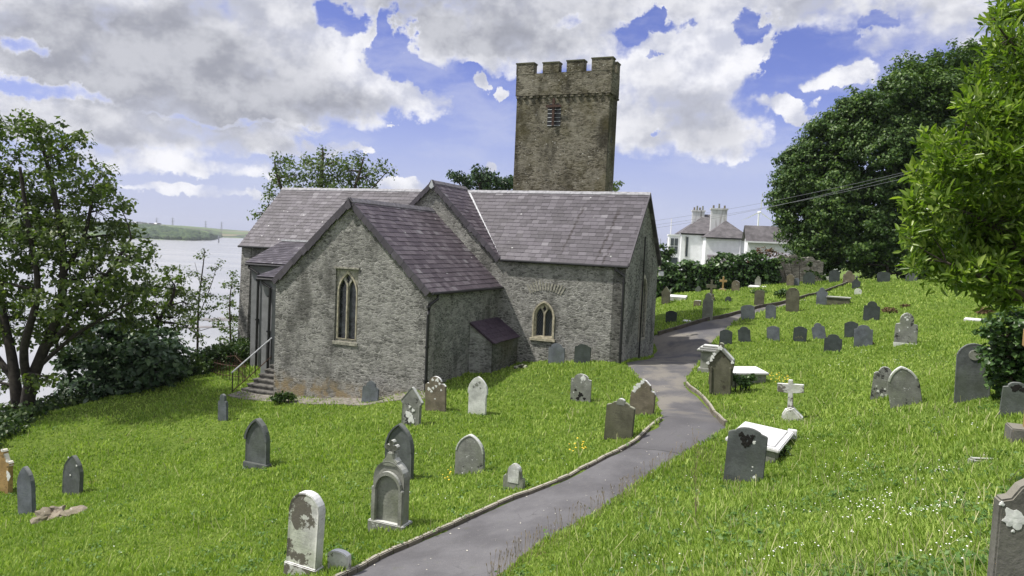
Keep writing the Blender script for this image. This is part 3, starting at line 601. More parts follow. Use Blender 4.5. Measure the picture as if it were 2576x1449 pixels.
# transept slopes
tl = math.hypot(WH, ZTR-ZTE); tV = Vector((-WH, 0, ZTR-ZTE)).normalized(); tV2 = Vector((WH, 0, ZTR-ZTE)).normalized(); to = .16
slates('roof', Vector((XC+WH, 0, ZTE+.05))-tV*to, YA, tV, tl+to, lambda v: (-6.2, -.01), 'slate_dark', seed=7)
slates('roof', Vector((XC-WH, 0, ZTE+.05))-tV2*to, -YA, tV2, tl+to, lambda v: (.01, 6.2), 'slate_dark', seed=8)
# lean-to roofs
aV = Vector((0, 2.3, .95)).normalized(); slates('lean_to_roof', Vector((0, -2.3, -1.32))-aV*.12, XA, aV, math.hypot(2.3, .95)+.12, lambda v: (-17.15, -11.2), 'slate', .2, .3, seed=9)
bV = Vector((0, 1.7, .42)).normalized(); slates('lean_to_roof', Vector((0, -4.0, -1.82))-bV*.12, XA, bV, math.hypot(1.7, .42)+.1, lambda v: (-14.95, -11.9), 'slate', .2, .3, seed=10)
# ridges, valleys, verges
def ridge(name, a, b, m, w=.17, seg=.5, slope=.8):
    a, b = Vector(a), Vector(b); d = (b-a); L = d.length; d.normalize(); s = d.cross(ZA).normalized(); mb = MB(); n = int(L/seg)
    for i in range(n):
        p, q = a+d*(L*i/n+.004), a+d*(L*(i+1)/n-.004); h = random.uniform(-.004, .006)
        v = []
        for r_ in (p, q): v += [r_-s*w+ZA*(-w*slope+.03+h), r_+ZA*(.055+h), r_+s*w+ZA*(-w*slope+.03+h), r_+s*w+ZA*(-w*slope+h), r_+ZA*(.02+h), r_-s*w+ZA*(-w*slope+h)]
        mb.add(v, [(0, 1, 7, 6), (1, 2, 8, 7), (2, 3, 9, 8), (5, 0, 6, 11), (0, 5, 4, 1), (1, 4, 3, 2), (6, 7, 10, 11), (7, 8, 9, 10)])
    return cb(mb, name, m)
ridge('ridge_tiles', (.15, HW, ZR+.05), (-8.66, HW, ZR+.05), 'ridge', .12); ridge('ridge_tiles', (-9.05, HW, ZR+.05), (-19.8, HW, ZR+.05), 'ridge', .12)
ridge('ridge_tiles', (XC, -.15, 2.59), (XC, HW+.1, 2.59), 'ridge_dark', .16); ridge('ridge_tiles', (XC, -6.25, ZTR+.07), (XC, -.02, ZTR+.07), 'ridge_dark', .16)
mb = MB()
for sd_ in (1,):
    a = Vector((valley(ov, sd_), 0, ZE+.075))+Vector((0, -.1, -.1)); b = Vector((valley(sl+ov, sd_), HW, ZR+.075))
    d = (b-a).normalized(); s = Vector((1, 0, 0)); nn = 9
    for i in range(nn):
        p, q = a+(b-a)*(i/nn), a+(b-a)*((i+1)/nn+.01); h = ZA*(.004*(i % 2))
        wv_ = .085
        mb.add([p-s*wv_+ZA*.02+h, p+s*wv_+h, q+s*wv_+h, q-s*wv_+ZA*.02+h]+[x-ZA*.03 for x in (p-s*wv_+ZA*.02, p+s*wv_, q+s*wv_, q-s*wv_+ZA*.02)], [(0, 1, 2, 3), (4, 5, 1, 0), (5, 6, 2, 1), (7, 4, 0, 3), (4, 7, 6, 5), (6, 7, 3, 2)])
cb(mb, 'valley_flashing', 'lead')
cb(MB().box((-17.12, -.10, -.36), (-11.3, .06, -.27)), 'flashing', 'lead')
def verge(xa, za, xb, zb, y, m='verge', wd=.24, n=16, th=.06):
    """slates hung on a gable rake from the foot to the apex"""
    mb = MB(); a, b = Vector((xa, y, za)), Vector((xb, y, zb)); d = (b-a); L = d.length; d.normalize(); s = d.cross(YA).normalized()
    if s.z > 0: s = -s
    for i in range(n):
        p0, p1 = L*i/n-.02, L*(i+1)/n+.05; o = Vector((0, -.006*(i % 2)-.004, 0)); jag = random.uniform(-.03, .025)
        P_ = [a+d*p0, a+d*p1, a+d*(p1-.03)+s*(wd+jag-.02), a+d*p0+s*(wd+jag+.02)]
        P_ = [q+o for q in P_]; mb.add(P_+[q+YA*th for q in P_], [(0, 1, 2, 3), (4, 7, 6, 5), (0, 4, 5, 1), (1, 5, 6, 2), (2, 6, 7, 3), (3, 7, 4, 0)])
    return cb(mb, 'verge', m)
for s_ in (1, -1):
    verge(XC+s_*(WH+.12), ZTE-.06+.05, XC, ZTR+.10, -6.22); verge(XC+s_*(WH+.05), ZE+.0, XC, 2.62, -.16, wd=.22)
cb(MB().prism([[(XC-.14, ZTR-.22), (XC, ZTR-.34), (XC+.14, ZTR-.22), (XC, ZTR+.12)]], (0, -6.30, 0), XA, ZA, .03), 'apex_slate', 'verge')
cb(MB().prism([[(XC-.12, 2.35), (XC, 2.25), (XC+.12, 2.35), (XC, 2.66)]], (0, -.20, 0), XA, ZA, .03), 'apex_slate', 'galv')
# east gable verge boards
mb = MB()
for q in ([(-.12, ZE-.10), (-.12, ZE+.04), (HW, ZR+.08), (HW, ZR-.08)], [(HW, ZR-.08), (HW, ZR+.08), (6.2, ZE+.04), (6.2, ZE-.10)]):
    mb.prism([q], (.16, 0, 0), YA, ZA, .05)
cb(mb, 'verge', 'verge')
# gutters and downpipes
cb(MB().tube([(-5.4, -.16, ZE-.10), (.12, -.16, ZE-.12)], .055, 8), 'gutter', 'iron')
cb(MB().tube([(-19.75, -.16, ZE-.10), (-12.2, -.16, ZE-.10)], .055, 8), 'gutter', 'iron')
cb(MB().tube([(XC+WH+.2, -6.15, ZTE-.1), (XC+WH+.2, -.02, ZTE-.12)], .055, 8), 'gutter', 'iron')
cb(MB().tube([(-17.1, -2.48, -1.47), (-12.3, -2.48, -1.47)], .055, 8), 'gutter', 'iron')
cb(MB().tube([(-14.9, -4.18, -1.97), (-12.3, -4.18, -1.97)], .055, 8), 'gutter', 'iron')
def pipe(pts, brk=(), r_=.058):
    mb = MB().tube(pts, r_, 8)
    for z in brk: p = pts[-1]; mb.tube([(p[0], p[1], z), (p[0], p[1], z+.07)], r_*1.45, 8)
    cb(mb, 'downpipe', 'iron')
pipe([(-.35, -.16, ZE-.14), (-.35, -.16, ZE-.26), (-.04, -.09, ZE-.48), (-.03, -.09, -1.3), (-.03, -.09, -5.2)], (-1.4, -2.9, -4.2))
pipe([(XC+WH+.2, -5.75, ZTE-.12), (XC+WH+.2, -5.75, ZTE-.3), (XC+WH+.06, -6.02, ZTE-.5), (XC+WH+.05, -6.13, -2.6), (XC+WH+.05, -6.13, -5.8)], (-2.4, -3.8, -5.0))
pipe([(-16.9, -2.48, -1.5), (-16.9, -2.48, -1.62), (-16.42, -2.40, -1.85), (-16.46, -2.38, -6.5)], (-2.2, -4.))
pipe([(-14.62, -4.16, -2.), (-14.62, -4.16, -2.1), (-14.24, -4.1, -2.3), (-14.30, -4.08, -6.5)], (-2.7, -4.2))
pipe([(-17.4, -.16, ZE-.14), (-17.4, -.1, ZE-.4), (-17.4, -.09, -6.5)], (-2.2, -4.))
pipe([(.09, 2.75, .55), (.09, 2.75, -5.4)], (-1, -3), .035)
# transept window: square dressed frame with two lancets
def frame(outer, holes, y, depth, name, m, parent): return cb(MB().prism([outer]+holes, (0, y, 0), XA, ZA, depth), name, m, parent)
fr = [(-9.45, -3.95), (-8.41, -3.95), (-8.41, -1.20), (-9.45, -1.20)]
l1 = arch(.20, -2.05, -1.58, x0=-9.15, base=-3.80); l2 = arch(.20, -2.05, -1.58, x0=-8.71, base=-3.80)
top = [(-8.93, -1.82), (-8.80, -1.52), (-8.93, -1.32), (-9.06, -1.52)]
wn = cb(MB().prism([fr, l1, l2, top], (0, -6.02, 0), XA, ZA, .22), 'window', 'dress_grey')
big = arch(.44, -2.1, -1.26, x0=-8.93, base=-3.80); big2 = arch(.39, -2.1, -1.38, x0=-8.93, base=-3.801)
cb(MB().prism([[(-9.37, -3.80), (-8.49, -3.80)]+big[2:], [(-9.32, -3.79), (-8.54, -3.79)]+big2[2:]], (0, -6.055, 0), XA, ZA, .034), 'hood', 'dress', wn); 
def hoodfix(o): pass
cb(MB().box((-8.955, -6.07, -3.78), (-8.905, -6.022, -1.72)), 'mullion', 'dress', wn)
cb(MB().prism([[(-9.48, -4.02), (-8.38, -4.02), (-8.38, -3.90), (-9.48, -3.90)]], (0, -6.14, 0), XA, ZA, .2), 'sill', 'dress_grey', wn)
cb(MB().box((-9.40, -5.92, -3.9), (-8.46, -5.90, -1.25)), 'pane', 'glass_dim', wn)
cb(MB().prism([[(-9.47, -1.19), (-8.39, -1.19), (-8.39, -1.13), (-9.47, -1.13)]], (0, -6.15, 0), XA, ZA, .1), 'lintel', 'dress_grey', wn)
for o in (wn,)+tuple(wn.children): pass
# chancel window
oa = arch(.43, -3.0, -2.4, x0=-3.39, base=-3.86)
l1 = arch(.172, -3.0, -2.64, x0=-3.585, base=-3.80); l2 = arch(.172, -3.0, -2.64, x0=-3.195, base=-3.80); tp = [(-3.39, -2.80), (-3.30, -2.66), (-3.39, -2.52), (-3.48, -2.66)]
wn = cb(MB().prism([oa, l1, l2, tp], (0, .06, 0), XA, ZA, .2), 'window', 'dress')
oa2 = arch(.49, -3.0, -2.33, x0=-3.39, base=-3.93); ia = arch(.425, -3.0, -2.405, x0=-3.39, base=-3.84)
cb(MB().prism([oa2, ia], (0, -.035, 0), XA, ZA, .09), 'surround', 'dress', wn)
cb(MB().box((-3.8, .17, -3.84), (-2.98, .19, -2.45)), 'pane', 'glass', wn)
cb(MB().box((-3.95, -.09, -4.0), (-2.83, .02, -3.9)), 'sill', 'dress', wn)
# relieving arch of thin stones above it
mb = MB()
for k in range(-6, 7):
    an = k*.085; c_, s_ = math.cos(an), math.sin(an); Mx = Matrix.Translation((-3.35, 0, -3.2)) @ Matrix.Rotation(an, 4, 'Y')
    mb.box((-.032, -.018, 1.32), (.032, .05, 1.32+random.uniform(.3, .42)), Mx)
cb(mb, 'relieving_arch', M['dress_grey'])
# east window
o1 = arch(.54, -2.1, -1.26, x0=3.35, base=-3.94); i1 = arch(.20, -2.0, -1.6, x0=3.1, base=-3.8); i2 = arch(.20, -2.0, -1.6, x0=3.6, base=-3.8)
wn = cb(MB().prism([o1, i1, i2], (-.10, 0, 0), YA, ZA, .2), 'window', 'dress_grey')
o2 = arch(.66, -2.1, -1.1, x0=3.35, base=-4.02); i3 = arch(.535, -2.1, -1.265, x0=3.35, base=-3.93)
cb(MB().prism([o2, i3], (.03, 0, 0), YA, ZA, .08), 'surround', 'dress_grey', wn); cb(MB().box((-.24, 2.85, -3.9), (-.22, 3.85, -1.4)), 'pane', 'glass', wn)
# wall lamp on the far corner
# slate-roofed buttress in the angle
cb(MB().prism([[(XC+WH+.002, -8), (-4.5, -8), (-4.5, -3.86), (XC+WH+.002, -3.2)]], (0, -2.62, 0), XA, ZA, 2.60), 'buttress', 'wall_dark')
cb(MB().prism([[(XC+WH+.004, -8), (-4.52, -8), (-4.52, -3.90), (XC+WH+.004, -3.24)]], (0, -2.65, 0), XA, ZA, .028), 'buttress_face', 'limewash')
bv = Vector((-1.0, 0, .69)).normalized()
slates('buttress_roof', (-4.42, 0, -3.90), YA, bv, 1.27, lambda v: (-2.72, -.02), 'slate_purple', .24, .4, seed=12)
# ---- tower
TX0, TX1, TN = -7.55, -2.72, 5.91
ZS, ZP, ZC = 7.40, 8.50, 9.0
plan = [(TX0, TN), (TX1, TN), (TX1+.02, TN+1.35), (TX1-1.4, TN+2.6), (TX1-1.4, TN+4.8), (TX0+.2, TN+4.8)]
tower = cb(MB().prism([plan], (0, 0, ZS), XA, YA, 14.5), 'tower', 'tower')
tower.name = 'tower'
# battered faces need no taper; upper stage stands out on corbels
def grow(pl, d):
    out = []; n = len(pl)
    for i in range(n):
        p, a, b = Vector(pl[i]), Vector(pl[i-1]), Vector(pl[(i+1) % n])
        e1, e2 = (p-a).normalized(), (b-p).normalized(); n1, n2 = Vector((e1.y, -e1.x)), Vector((e2.y, -e2.x)); m_ = (n1+n2); m_ = m_/max(.3, m_.dot(n1)); out.append(tuple(p+m_*d))
    return out
cb(MB().prism([grow(plan, .055), grow(plan, -.40)], (0, 0, ZP), XA, YA, ZP-ZS-.02), 'parapet', 'tower', tower)
cb(MB().prism([grow(plan, -.39)], (0, 0, ZP-.9), XA, YA, .1), 'tower_deck', 'lead', tower)
# corbels
mb = MB(); n = 14
for i in range(n):
    x = TX0+.08+(TX1-TX0-.16)*i/(n-1); cb(MB().box((x-.09, TN-.10, ZS-.12), (x+.09, TN+.05, ZS-.015)), 'corbel', 'tower', tower, bevel=.02)
for i in range(4):
    y = TN+.2+i*.36; cb(MB().box((TX1-.05, y-.08, ZS-.12), (TX1+.11, y+.08, ZS-.015)), 'corbel', 'tower', tower, bevel=.02)
def merlon(x0, x1, y0, y1, h=ZC):
    o = cb(MB().box((x0, y0, ZP-.01), (x1, y1, h)), 'merlon', 'tower', tower); cb(MB().box((x0-.03, y0-.03, h-.002), (x1+.03, y1+.03, h+.06)), 'coping', M['t_olive'], o)
yf0, yf1 = TN-.07, TN+.38
for a, b, dz in ((TX0-.07, -6.68, 0), (-6.2, -5.36, -.03), (-4.95, -4.07, .0), (-3.68, TX1+.08, .05)): merlon(a, b, yf0+.002, yf1, ZC+dz)
merlon(TX1-.34, TX1+.085, TN+.75, TN+1.3, ZC); merlon(TX1-1.9, TX1-1.3, TN+4.3, TN+4.85); merlon(TX0+.15, TX0+.8, TN+4.3, TN+4.85); merlon(-5.4, -4.9, TN+4.42, TN+4.85, ZC)
# belfry opening: black panel painted for its inner shade, louvres, timber cross
bo = cb(MB().box((-5.86, TN-.006, 5.88), (-5.16, TN+.05, 6.83)).tube([(-5.68, TN-.006, 6.86), (-5.68, TN+.02, 6.86)], .15, 14).tube([(-5.34, TN-.006, 6.86), (-5.34, TN+.02, 6.86)], .15, 14), 'belfry_shade_panel', M['iron'], tower)
for k in range(5):
    z = 5.90+k*.195
    Mx = Matrix.Translation((-5.51, TN-.02, z)) @ Matrix.Rotation(R(-52), 4, 'X')
    cb(MB().box((-.34, -.02, 0), (.34, .0, .16), Mx), 'louvre', 'louvre', bo)
cb(MB().box((-5.575, TN-.16, 5.90), (-5.455, TN-.09, 7.24)).box((-5.90, TN-.20, 6.78), (-5.10, TN-.162, 6.90)), 'cross', 'wood', tower)
cb(MB().box((TX1-.02, TN+.55, 5.1), (TX1+.03, TN+.63, 5.4)), 'slit_shade', 'iron', tower)  # black box painted for the shade inside a narrow slit
# lamp
lamp = empty('wall_lamp', (0, 0, 0), 0, 'small white boxed lamp on the far east corner of the church', 'lamp')
pl_ = at(1663, 688, 35.6); lamp.location = pl_
MB().box((-.12, -.08, -.12), (.12, .08, .12)).build('lamp_box', M['white'], lamp, bevel=.02)
MB().box((-.16, -.1, .125), (.12, .1, .17)).box((-.5, -.03, .13), (-.16, .03, .16)).build('bracket', M['iron'], lamp)

# ---- steps beside the transept, with hand rail
steps = churchbase('steps', 'worn stone steps climbing beside the gabled transept', 'steps')
for k in range(8):
    z = -6.42+k*.155; n0 = -6.25+k*.29
    o = cb(MB().box((-13.95+k*.03, n0, z-.5), (-12.24, n0+.6 if k < 7 else -4.02, z)), 'step', 'stepstone', steps)
    cb(MB().box((-13.98+k*.03, n0-.04, z-.045), (-12.24, n0+.34, z+.012)), 'tread', 'stepstone', o, bevel=.01)
rail = churchbase('stair_railing', 'steel handrail on dark iron posts along the stone steps', 'railing')
ra, rb = Vector((-14.05, -6.35, -5.55)), Vector((-14.05, -4.15, -4.42))
cb(MB().tube([ra+(rb-ra)*-.03, rb], .03, 8), 'handrail', 'galv', rail)
cb(MB().tube([ra-ZA*.78, rb-ZA*.8], .022, 6), 'bottom_bar', 'rust', rail)
for k in range(8):
    p = ra+(rb-ra)*(k/7); cb(MB().tube([p-ZA*(.95 if k in (0, 4, 7) else .78), p-ZA*.01], .022 if k in (0, 4, 7) else .013, 6), 'baluster', 'iron', rail)
# low stone stub by the nave corner
o = cb(MB().prism([[(-20.9, -9), (-18.4, -9), (-18.4, -6.05), (-19.3, -6.0), (-20.9, -6.15)]], (0, -1.2, 0), XA, ZA, .45), 'low_wall', 'yardwall', None)
o.location = (*CH, ZB); o.rotation_euler = (0, 0, -CA); tag(o, 'low stub of stone wall at the left foot of the church', 'wall')
# paved apron along the transept foot
ap = []
for x in np.linspace(-13.9, -5.0, 24): ap.append((x, -6.75-(.25*math.sin((x+13.9)/8.9*math.pi))))
V = []
for (x, n) in ap:
    for yy in (n, -6.0): p = cw(x, yy); V.append((p[0], p[1], float(H(*p)[0])+.035))
mb = MB().add(V, [(2*i, 2*i+2, 2*i+3, 2*i+1) for i in range(len(ap)-1)]); n_ = len(V)
V2 = []
for (x, n) in ap: p = cw(x, n); z = float(H(*p)[0]); V2 += [(p[0], p[1], z+.035), (p[0], p[1], z-.1)]
mb.add(V2, [(2*i, 2*i+1, 2*i+3, 2*i+2) for i in range(len(ap)-1)])
tag(mb.build('pavement', M['concrete']), 'narrow concrete apron round the foot of the transept', kind='structure')

# ------------------------------------------------------------------ gravestones
def outline(kind, w, h):
    """anticlockwise outline, base at z=0, width w, height h"""
    a = w/2; P = []
    def arc(cx, cz, r, t0, t1, k=8, rz=None): return [(cx+r*math.cos(math.radians(t0+(t1-t0)*i/k)), cz+(rz or r)*math.sin(math.radians(t0+(t1-t0)*i/k))) for i in range(k+1)]
    if kind == 'round': P = [(-a, 0), (a, 0)]+arc(0, h-a, a, 0, 180, 14)
    elif kind == 'segment': r = w*.22; P = [(-a, 0), (a, 0)]+arc(0, h-r, a, 0, 180, 12, r)
    elif kind == 'gothic': hh = min(h*.52, w*.86); P = arch(a, h-hh, h, 8, 0, 0)
    elif kind == 'gothic_shoulder':
        hh = min(h*.42, w*.78); b = a*.90; z = h-hh; P = [(-b, 0), (b, 0), (b, z-.10*h), (b+.0, z-.05*h), (a, z-.05*h)]+arch(a, z, h, 8, 0)+[(-a, z-.05*h), (-b, z-.05*h), (-b, z-.10*h)]
    elif kind == 'hump':      # square shoulders, ogee centre
        z = h-w*.26; P = [(-a, 0), (a, 0), (a, z), (a*.86, z+.01)]+arc(a*.86, z+w*.13, w*.12, 270, 190, 4)[1:]+arc(0, z+w*.02, a*.72, 20, 160, 10, w*.24)[0:]+arc(-a*.86, z+w*.13, w*.12, -10, -90, 4)[:-1]+[(-a*.86, z+.01), (-a, z)]
    elif kind == 'low_hump': z = h-w*.17; P = [(-a, 0), (a, 0), (a, z), (a*.8, z+w*.035)]+arc(0, z+w*.02, a*.68, 12, 168, 8, w*.15)+[(-a*.8, z+w*.035), (-a, z)]
    elif kind == 'round_shoulder': r = a*.62; z = h-r; P = [(-a, 0), (a, 0), (a, z-.06*h), (a*.82, z), (r, z)]+arc(0, z, r, 0, 180, 10)[1:-1]+[(-r, z), (-a*.82, z), (-a, z-.06*h)]
    elif kind == 'neck_round': r = a*.60; z = h-r*1.2; P = [(-a, 0), (a, 0), (a, z-.22*h), (a*.93, z-.12*h), (r*.98, z-.10*h), (r*1.02, z)]+arc(0, z, r, 0, 180, 10, r*1.2)[1:-1]+[(-r*1.02, z), (-r*.98, z-.10*h), (-a*.93, z-.12*h), (-a, z-.22*h)]
    elif kind == 'gable': z = h*.62; P = [(-a*.86, 0), (a*.86, 0), (a*.86, z-.06*h), (a, z-.03*h), (a, z+.02*h), (.03*w, h), (-.03*w, h), (-a, z+.02*h), (-a, z-.03*h), (-a*.86, z-.06*h)]
    elif kind == 'pointed_shoulder': z = h*.70; P = [(-a*.84, 0), (a*.84, 0), (a*.9, z-.08*h), (a, z), (a*.62, z+.07*h), (a*.3, h*.95), (0, h), (-a*.3, h*.95), (-a*.62, z+.07*h), (-a, z), (-a*.9, z-.08*h)]
    elif kind == 'ornate_gable': z = h*.60; P = [(-a*.80, 0), (a*.80, 0), (a*.80, z*.3), (a*.92, z*.36), (a*.86, z*.7), (a, z), (a*.97, z+.10*h), (a*.72, z+.09*h), (.13*w, h*.88)]+arc(0, h-.06*w, .10*w, -40, 220, 10)+[(-.13*w, h*.88), (-a*.72, z+.09*h), (-a*.97, z+.10*h), (-a, z), (-a*.86, z*.7), (-a*.92, z*.36), (-a*.80, z*.3)]
    elif kind == 'broken': P = [(-a, 0), (a, 0), (a, h*.35), (a*.85, h*.5), (a*.75, h*.42)]+arc(.0, h*.62, a*.66, 0, 180, 10, h*.38)+[(-a*.8, h*.55), (-a, h*.5)]
    elif kind == 'worn': P = [(-a, 0), (a, 0), (a, h*.62), (a*.9, h*.70), (a*.66, h*.72), (a*.55, h*.86), (a*.2, h*.97), (-.1*a, h), (-a*.5, h*.86), (-a*.62, h*.70), (-a*.92, h*.66), (-a, h*.55)]
    elif kind == 'block': P = [(-a, 0), (a, 0), (a, h*.92), (a*.5, h), (-a*.6, h*.96), (-a, h*.9)]
    elif kind == 'peak': z = h-w*.16; P = [(-a, 0), (a, 0), (a, z), (a*.9, z+.01), (a*.35, h*.98), (0, h), (-a*.35, h*.98), (-a*.9, z+.01), (-a, z)]
    else: raise ValueError(kind)
    Q = []
    for p in P:
        if not Q or math.hypot(p[0]-Q[-1][0], p[1]-Q[-1][1]) > 1e-4: Q.append(p)
    return Q
def slab_mesh(name, pts, th, m, parent, panel=None, jit=.004, bury=.35, bev=.012):
    pts = [(x+random.uniform(-jit, jit), (z+random.uniform(-jit, jit)) if z > 0 else -bury) for x, z in pts]
    me = bpy.data.meshes.new(name); bm = bmesh.new()
    vf = [bm.verts.new((x, -th/2, z)) for x, z in pts]; vb = [bm.verts.new((x, th/2, z)) for x, z in pts]
    ff = bm.faces.new(vf); bm.faces.new(vb[::-1])
    for i in range(len(pts)): j = (i+1) % len(pts); bm.faces.new((vf[j], vf[i], vb[i], vb[j]))
    bmesh.ops.recalc_face_normals(bm, faces=bm.faces)
    if panel:
        bmesh.ops.inset_region(bm, faces=[ff], thickness=panel[0], use_even_offset=True)
        bmesh.ops.translate(bm, verts=list(ff.verts), vec=(0, panel[1], 0))
    es = [e for e in bm.edges if len(e.link_faces) == 2 and e.calc_face_angle(0) > .9]
    bmesh.ops.bevel(bm, geom=es, offset=bev, segments=2, affect='EDGES', clamp_overlap=True)
    bmesh.ops.triangulate(bm, faces=[f for f in bm.faces if len(f.verts) > 4])
    bm.to_mesh(me); bm.free(); me.materials.append(m); me.update(); return link(bpy.data.objects.new(name, me), parent)
STONE_AZ = CA
def pxm(p): return FPX/p[1]
def tomb(x, yb, yt, wpx, kind, m, label, tilt=0., lean=0., th=.1, panel=None, yaw=0., extra=None, name='gravestone', cat='gravestone', group='upright gravestones in the churchyard', sink=.0):
    b = g(x, yb); k = pxm(b); rel = abs(math.sin(math.atan2(b[0], b[1])+0-STONE_AZ+0.0-yaw)); h = (yb-yt)/k*1.02+.03; cw_ = max(.2, (wpx/k-th*rel)/max(.75, math.sqrt(1-rel*rel)))
    root = empty(name, (b[0], b[1], b[2]-sink), -STONE_AZ-yaw+0., label, cat, group)
    root.rotation_euler = (R(lean), R(tilt), -STONE_AZ-yaw)
    pts = outline(kind, cw_, h)
    o = slab_mesh('slab', pts, th, M[m], root, panel)
    if extra: extra(root, cw_, h, th)
    return root
def plinth(m, w=1.18, hh=.14, d=2.2):
    def f(r, cw_, h, th):
        MB().box((-cw_*w/2, -th*d/2, -.3), (cw_*w/2, th*d/2, hh)).build('plinth', M[m], r, bevel=.015)
    return f
def patch(parent, pts, y, m='lichen', name='lichen_patch'):
    """thin crusts of lichen: several round blotches lying 3 mm proud of the stone"""
    mb = MB()
    for k, (x, z, r_) in enumerate(pts):
        n = 20; ph = random.uniform(0, 6); rs = [r_*(.85+.16*math.sin(3*2*math.pi*i/n+ph)+.1*math.sin(5*2*math.pi*i/n+ph*2)+random.uniform(-.14, .14)) for i in range(n)]; ring = [(x+rs[i]*math.cos(2*math.pi*i/n), y-.003-.0007*k, z+rs[i]*math.sin(2*math.pi*i/n)) for i in range(n)]
        mb.add([(x, y-.0055-.0007*k, z)]+ring+[(p[0], y+.004, p[2]) for p in ring], [(0, i+1, (i+1) % n+1) for i in range(n)]+[(i+1, n+i+1, n+(i+1) % n+1, (i+1) % n+1) for i in range(n)])
    return mb.build(name, M[m], parent)
def rim(m, kind, f0=0, thick=.05, proud=.03, w=1., sh=0.):
    """raised moulding following the head of the stone"""
    def f(r, cw_, h, th):
        P = [p for p in outline(kind, cw_*w, h) if p[1] > h*(.5+sh)]
        c = (0, h*.45); inn = [(c[0]+(p[0]-c[0])*(1-2*thick/cw_), c[1]+(p[1]-c[1])*(1-thick/(h*.55))) for p in P]
        MB().prism([P+inn[::-1]], (0, -th/2-proud, 0), XA, ZA, proud+.02).build('head_moulding', M[m], r, bevel=.008)
    return f
def both(*fs):
    def f(*a):
        for q in fs: q(*a)
    return f
def patches(r, pts, y, m):
    left = list(pts)
    while left:                                    # one mesh for each connected crust
        grp = [left.pop(0)]; ch = True
        while ch:
            ch = False
            for q in list(left):
                if any(math.hypot(q[0]-w_[0], q[1]-w_[1]) < (q[2]+w_[2])*.8 for w_ in grp): grp.append(q); left.remove(q); ch = True
        patch(r, grp, y, m)
def P_(pts, m='lichen'):
    def f(r, cw_, h, th): patches(r, [(x*cw_, z*h, q) for x, z, q in pts], -th/2, m)
    return f
# --- foreground and middle, left of the path
tomb(763, 1443, 1236, 92, 'round', 't_white', 'tall white round-topped gravestone mottled with dark patches beside the path at the bottom', tilt=2.5, th=.17, panel=(.05, .012), extra=plinth('t_white', 1.06, .16, 1.3))
tomb(854, 1436, 1388, 62, 'segment', 't_white', 'small low white headstone half sunk beside the tall white mottled stone', th=.12, tilt=-3, panel=(.035, .008))
def finial(r, cw_, h, th):
    mb = MB(); mb.prism([[(-.14, h-.10), (.14, h-.10), (.16, h-.02), (.09, h+.05), (.05, h+.16), (-.05, h+.16), (-.09, h+.05), (-.16, h-.02)]], (0, -.09, 0), XA, ZA, .18)
    mb.build('neck', M['t_grey'], r, bevel=.015)
    mb = MB(); z = h+.24
    for dx, dz, q in ((0, .08, .05), (-.075, 0, .05), (.075, 0, .05), (0, -.06, .055), (0, .01, .045)):
        for a in range(3): mb.tube([(dx, -.05, z+dz), (dx, .05, z+dz)], q*(1-.12*a), 9)
    mb.build('finial', M['t_grey'], r)
    for s in (1, -1): MB().prism([[(s*cw_*.36, .1), (s*cw_*.5, .1), (s*cw_*.5, h*.62), (s*cw_*.36, h*.62)][::s]], (0, -th/2-.05, 0), XA, ZA, .07).build('pilaster', M['t_grey'], r, bevel=.012)
    P = arch(cw_*.36, h*.60, h*.80, 8, 0); MB().prism([P+[(p[0]*1.22, h*.60+(p[1]-h*.60)*1.3) for p in P][::-1]], (0, -th/2-.05, 0), XA, ZA, .07).build('hood', M['t_grey'], r, bevel=.01)
tomb(981, 1330, 1158, 94, 'round', 't_grey', 'ornate grey headstone with carved finial on top and recessed arched panel', th=.20, panel=(.09, .03), extra=both(plinth('t_mottle', 1.15, .16, 1.7), finial))
tomb(1003, 1202, 1066, 76, 'gothic', 't_slate', 'tall dark pointed gothic headstone right behind the stone with the carved finial', th=.13, panel=(.05, .015), extra=rim('t_slate', 'gothic', thick=.05))
tomb(647, 1176, 1053, 62, 'gothic', 't_slate', 'dark gothic headstone with arched hood and side capitals alone on the left lawn', th=.15, panel=(.06, .015), extra=both(rim('t_slate', 'gothic', thick=.07, w=1.12), plinth('t_slate', 1.12, .13, 1.4)))
tomb(1181, 1193, 1094, 78, 'gothic', 't_mottle', 'broad pointed gravestone with pale rim and speckled grey face in the middle of the lawn', th=.10, extra=rim('t_white2', 'gothic', thick=.035, proud=.015))
tomb(1293, 1230, 1169, 58, 'broken', 't_grey', 'low broken headstone with pale rounded top beside the near path kerb', th=.12, extra=lambda r, c, h, th: slab_mesh('pale_top', outline('round', c*.58, h*.98), th*1.15, M['t_white2'], r, bury=-h*.25) and None)
tomb(1034, 1071, 976, 58, 'gable', 't_mottle', 'gable-topped headstone with white blotched face in front of the transept corner', th=.14, tilt=1, panel=(.05, .015), extra=P_([(-.1, .3, .12), (.05, .18, .13), (.12, .42, .06), (-.05, .5, .05)], 't_white2' if False else 'lichen'))
tomb(1096, 1033, 949, 55, 'round_shoulder', 't_brown', 'brown headstone with white lichen crown and shoulders by the transept downpipe', th=.10, tilt=-2, extra=P_([(-.3, .62, .07), (-.1, .66, .05), (.05, .72, .045), (.3, .62, .04), (-.18, .56, .05), (.1, .9, .07), (-.12, .9, .05), (.22, .8, .05), (.0, .35, .03)]))
tomb(1200, 1042, 949, 53, 'gothic_shoulder', 't_white2', 'pale white pointed headstone with faint worn lettering on the lawn before the buttress', th=.09, extra=P_([(-.05, .78, .07), (.1, .85, .05), (-.2, .72, .05), (.15, .7, .04)], 'blacklichen' if False else 't_mottle'))
tomb(930, 1014, 960, 43, 'round_shoulder', 't_blue', 'dark slate headstone with chipped right shoulder leaning against the transept wall', th=.07, tilt=2, lean=-3)
